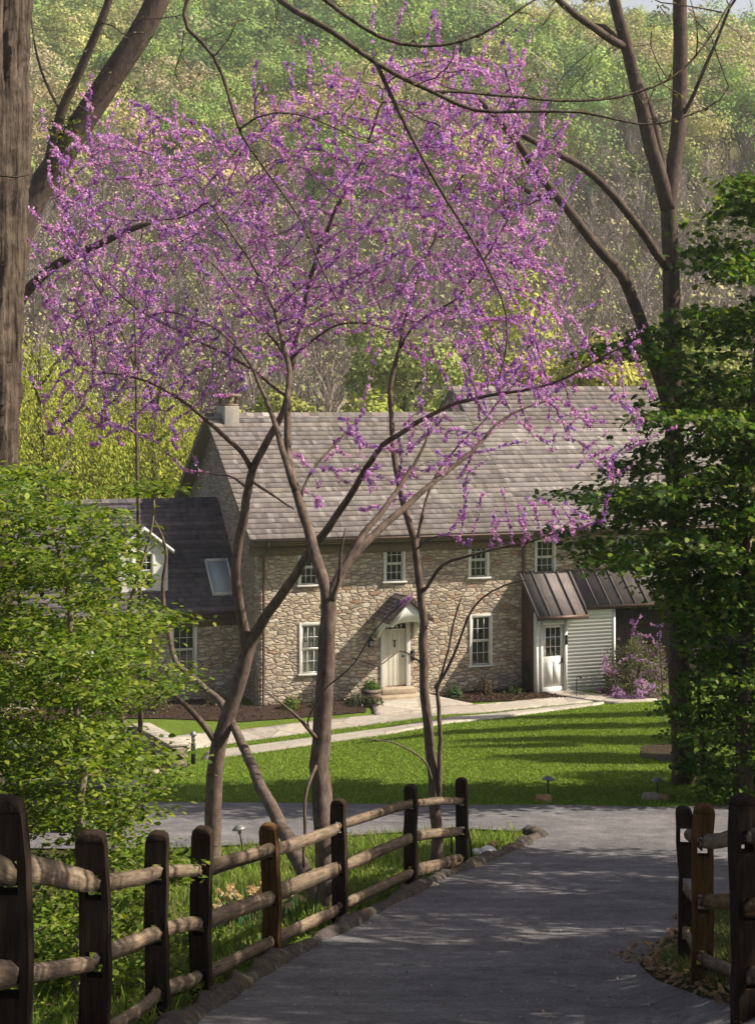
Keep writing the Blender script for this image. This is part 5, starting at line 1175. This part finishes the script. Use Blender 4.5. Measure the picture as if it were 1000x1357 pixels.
roofp = [(.95,1.02),(.25,1.45),(-.3,1.55),(-1.3,1.53),(-1.85,1.42),(-2.2,1.06)]
mb = MB(); n = len(prof); st_x = [(-.9,.94),(-.86,1.0),(0,1.02),(.86,1.0),(.9,.94)]
V = [(px_,yy,.35+(pz-.35)*sc if pz > .35 else pz) for yy,sc in st_x for px_,pz in prof]
Q = np.array([[i*n+j,i*n+(j+1)%n,(i+1)*n+(j+1)%n,(i+1)*n+j] for i in range(4) for j in range(n)])
mb.add(V,[Q[:,::-1],np.arange(n),(np.arange(n)+4*n)[::-1]]); mb.build('body', M['car'], car, True, bevel=.03)
mb = MB(); n = len(roofp); st_x = [(-.8,-.02,1),(-.64,0,1),(0,.02,1),(.64,0,1),(.8,-.02,1)]
V = []
for yy,dz_,_ in st_x:
    for px_,pz in roofp:
        tt = (pz-1.02)/.53; V.append((px_, yy*(1-.22*tt) if abs(yy)>.7 else yy*(1-.12*tt), pz+dz_))
Q = np.array([[i*n+j,i*n+j+1,(i+1)*n+j+1,(i+1)*n+j] for i in range(4) for j in range(n-1)]); mb.add(V,[Q,np.arange(n),(np.arange(n)+4*n)[::-1]]); mb.build('roof', M['car'], car, True)
mb = MB()
for s_ in (-1,1):
    for (xa,xb) in ((-.25,.72),(-1.2,-.33),(-1.85,-1.28)):
        ya = lambda z: s_*(.8*(1-.22*(z-1.02)/.53)+.012); zt_ = lambda x: min(1.46,1.08+(.95-x)*.55-.05) if x > .2 else 1.45 if x > -1.5 else 1.36
        q = [(xa,ya(1.1),1.1),(xb,ya(1.1),1.1),(min(xb,.35) if xb>.35 else xb,ya(1.42),min(zt_(min(xb,.35)),1.42)),(xa,ya(1.42),min(zt_(xa),1.42))]
        mb.add(q,[np.array([[0,1,2,3] if s_ < 0 else [3,2,1,0]])])
mb.add([(.93,-.66,1.06),(.93,.66,1.06),(.3,.56,1.44),(.3,-.56,1.44)],[np.array([[0,1,2,3]])]); V=[(.945,-.66,1.075),(.945,.66,1.075),(.31,.55,1.455),(.31,-.55,1.455)]; mb.add(V,[np.array([[0,1,2,3]])])
mb.build('window', M['car_glass'], car)
wh = None
for (wx,wy) in ((1.42,-.84),(1.42,.84),(-1.45,-.84),(-1.45,.84)):
    mb = MB(); mb.lathe([(.19,-.05),(.21,-.1),(.3,-.11),(.34,-.08),(.345,0),(.34,.08),(.3,.11),(.21,.1),(.19,.05)],22,(0,0,0),'y'); 
    if wh is None:
        wh = mb.build('wheel', M['tyre'], car, True, (wx,wy,.34)); mb = MB(); mb.lathe([(.02,-.07),(.2,-.09),(.21,-.05),(.21,.05),(.2,.09),(.02,.07)],22,(0,0,0),'y'); 
        for a_ in range(5): mb.box(-.035,.035,-.1,-.08,.03,.19,M=Matrix.Rotation(a_*1.2566,4,'Y'))
        mb.build('rim', M['alloy'], wh)
    else: c_ = copy_tree(wh, car); c_.location = (wx,wy,.34)
for s_ in (-1,1):
    mb = MB(); mb.box(2.06,2.27,s_*.72-.16,s_*.72+.16,.66,.8); mb.build('headlight', M['lens'], car, bevel=.03)
mb = MB(); mb.box(2.2,2.3,-.5,.5,.5,.66); mb.build('front_grille', M['black'], car, bevel=.02)
for s_ in (-1,1): 
    mb = MB(); mb.box(.62,.78,s_*.98-.1,s_*.98+.1,1.02,1.16); mb.build('mirror', M['car'], car, bevel=.03)

# ---------------------------------------------------------------- air
HAZE = .0004
if HAZE:
    hm = bpy.data.materials.new('thin_haze'); hm.use_nodes = True; hm.node_tree.nodes.clear()
    o_ = hm.node_tree.nodes.new('ShaderNodeOutputMaterial'); v_ = hm.node_tree.nodes.new('ShaderNodeVolumePrincipled')
    v_.inputs['Color'].default_value = (.85,.88,.9,1); v_.inputs['Density'].default_value = HAZE; v_.inputs['Anisotropy'].default_value = .2
    hm.node_tree.links.new(v_.outputs[0], o_.inputs['Volume'])
    mb = MB(); mb.box(-290,290,-25,480,-22,104); tag(mb.build('haze', hm), kind='stuff')
# ---------------------------------------------------------------- light, sky, camera
SUN_EL, SUN_AZ = math.radians(42), math.radians(94)      # azimuth clockwise from +Y
S = np.array((math.sin(SUN_AZ)*math.cos(SUN_EL), math.cos(SUN_AZ)*math.cos(SUN_EL), math.sin(SUN_EL)))
sun = bpy.data.lights.new('sun','SUN'); sun.energy = 5.0; sun.angle = math.radians(.6); sun.color = (1,.905,.75)
so = link(bpy.data.objects.new('sun', sun)); so.rotation_mode = 'QUATERNION'; so.rotation_quaternion = Vector(S).to_track_quat('Z','Y'); so.location = (60,0,60)
w = bpy.data.worlds.new('World'); bpy.context.scene.world = w; w.use_nodes = True; nt = w.node_tree
bg = nt.nodes['Background']; sk_ = nt.nodes.new('ShaderNodeTexSky'); sk_.sky_type = 'NISHITA'; sk_.sun_disc = False; sk_.sun_elevation = SUN_EL; sk_.sun_rotation = SUN_AZ; sk_.dust_density = 4; sk_.air_density = 1.0
tc = nt.nodes.new('ShaderNodeTexCoord'); sx_ = nt.nodes.new('ShaderNodeSeparateXYZ'); nt.links.new(tc.outputs['Generated'], sx_.inputs[0])
cr_ = nt.nodes.new('ShaderNodeValToRGB'); cr_.color_ramp.elements[0].position = .12; cr_.color_ramp.elements[0].color = (.85,.85,.85,1); cr_.color_ramp.elements[1].position = .42; cr_.color_ramp.elements[1].color = (0,0,0,1); nt.links.new(sx_.outputs['Z'], cr_.inputs[0])
mx_ = nt.nodes.new('ShaderNodeMix'); mx_.data_type = 'RGBA'; mx_.inputs[7].default_value = (9.5,9.6,9.8,1); nt.links.new(cr_.outputs[0], mx_.inputs[0]); nt.links.new(sk_.outputs[0], mx_.inputs[6])
nt.links.new(mx_.outputs[2], bg.inputs[0]); bg.inputs[1].default_value = .06
cam = bpy.data.cameras.new('camera'); co = link(bpy.data.objects.new('camera', cam)); co.location = (0,0,0); co.rotation_euler = (math.pi/2,0,0)
cam.sensor_fit = 'HORIZONTAL'; cam.sensor_width = 36; cam.lens = F/1000*36; cam.shift_y = -(678.5-CY)/1000; cam.clip_end = 2000; cam.clip_start = .1
sc = bpy.context.scene; sc.camera = co
sc.view_settings.view_transform = 'Standard'; sc.view_settings.look = 'None'; sc.view_settings.gamma = 1; sc.view_settings.exposure = .74
sc.cycles.max_bounces = 8; sc.cycles.transparent_max_bounces = 8
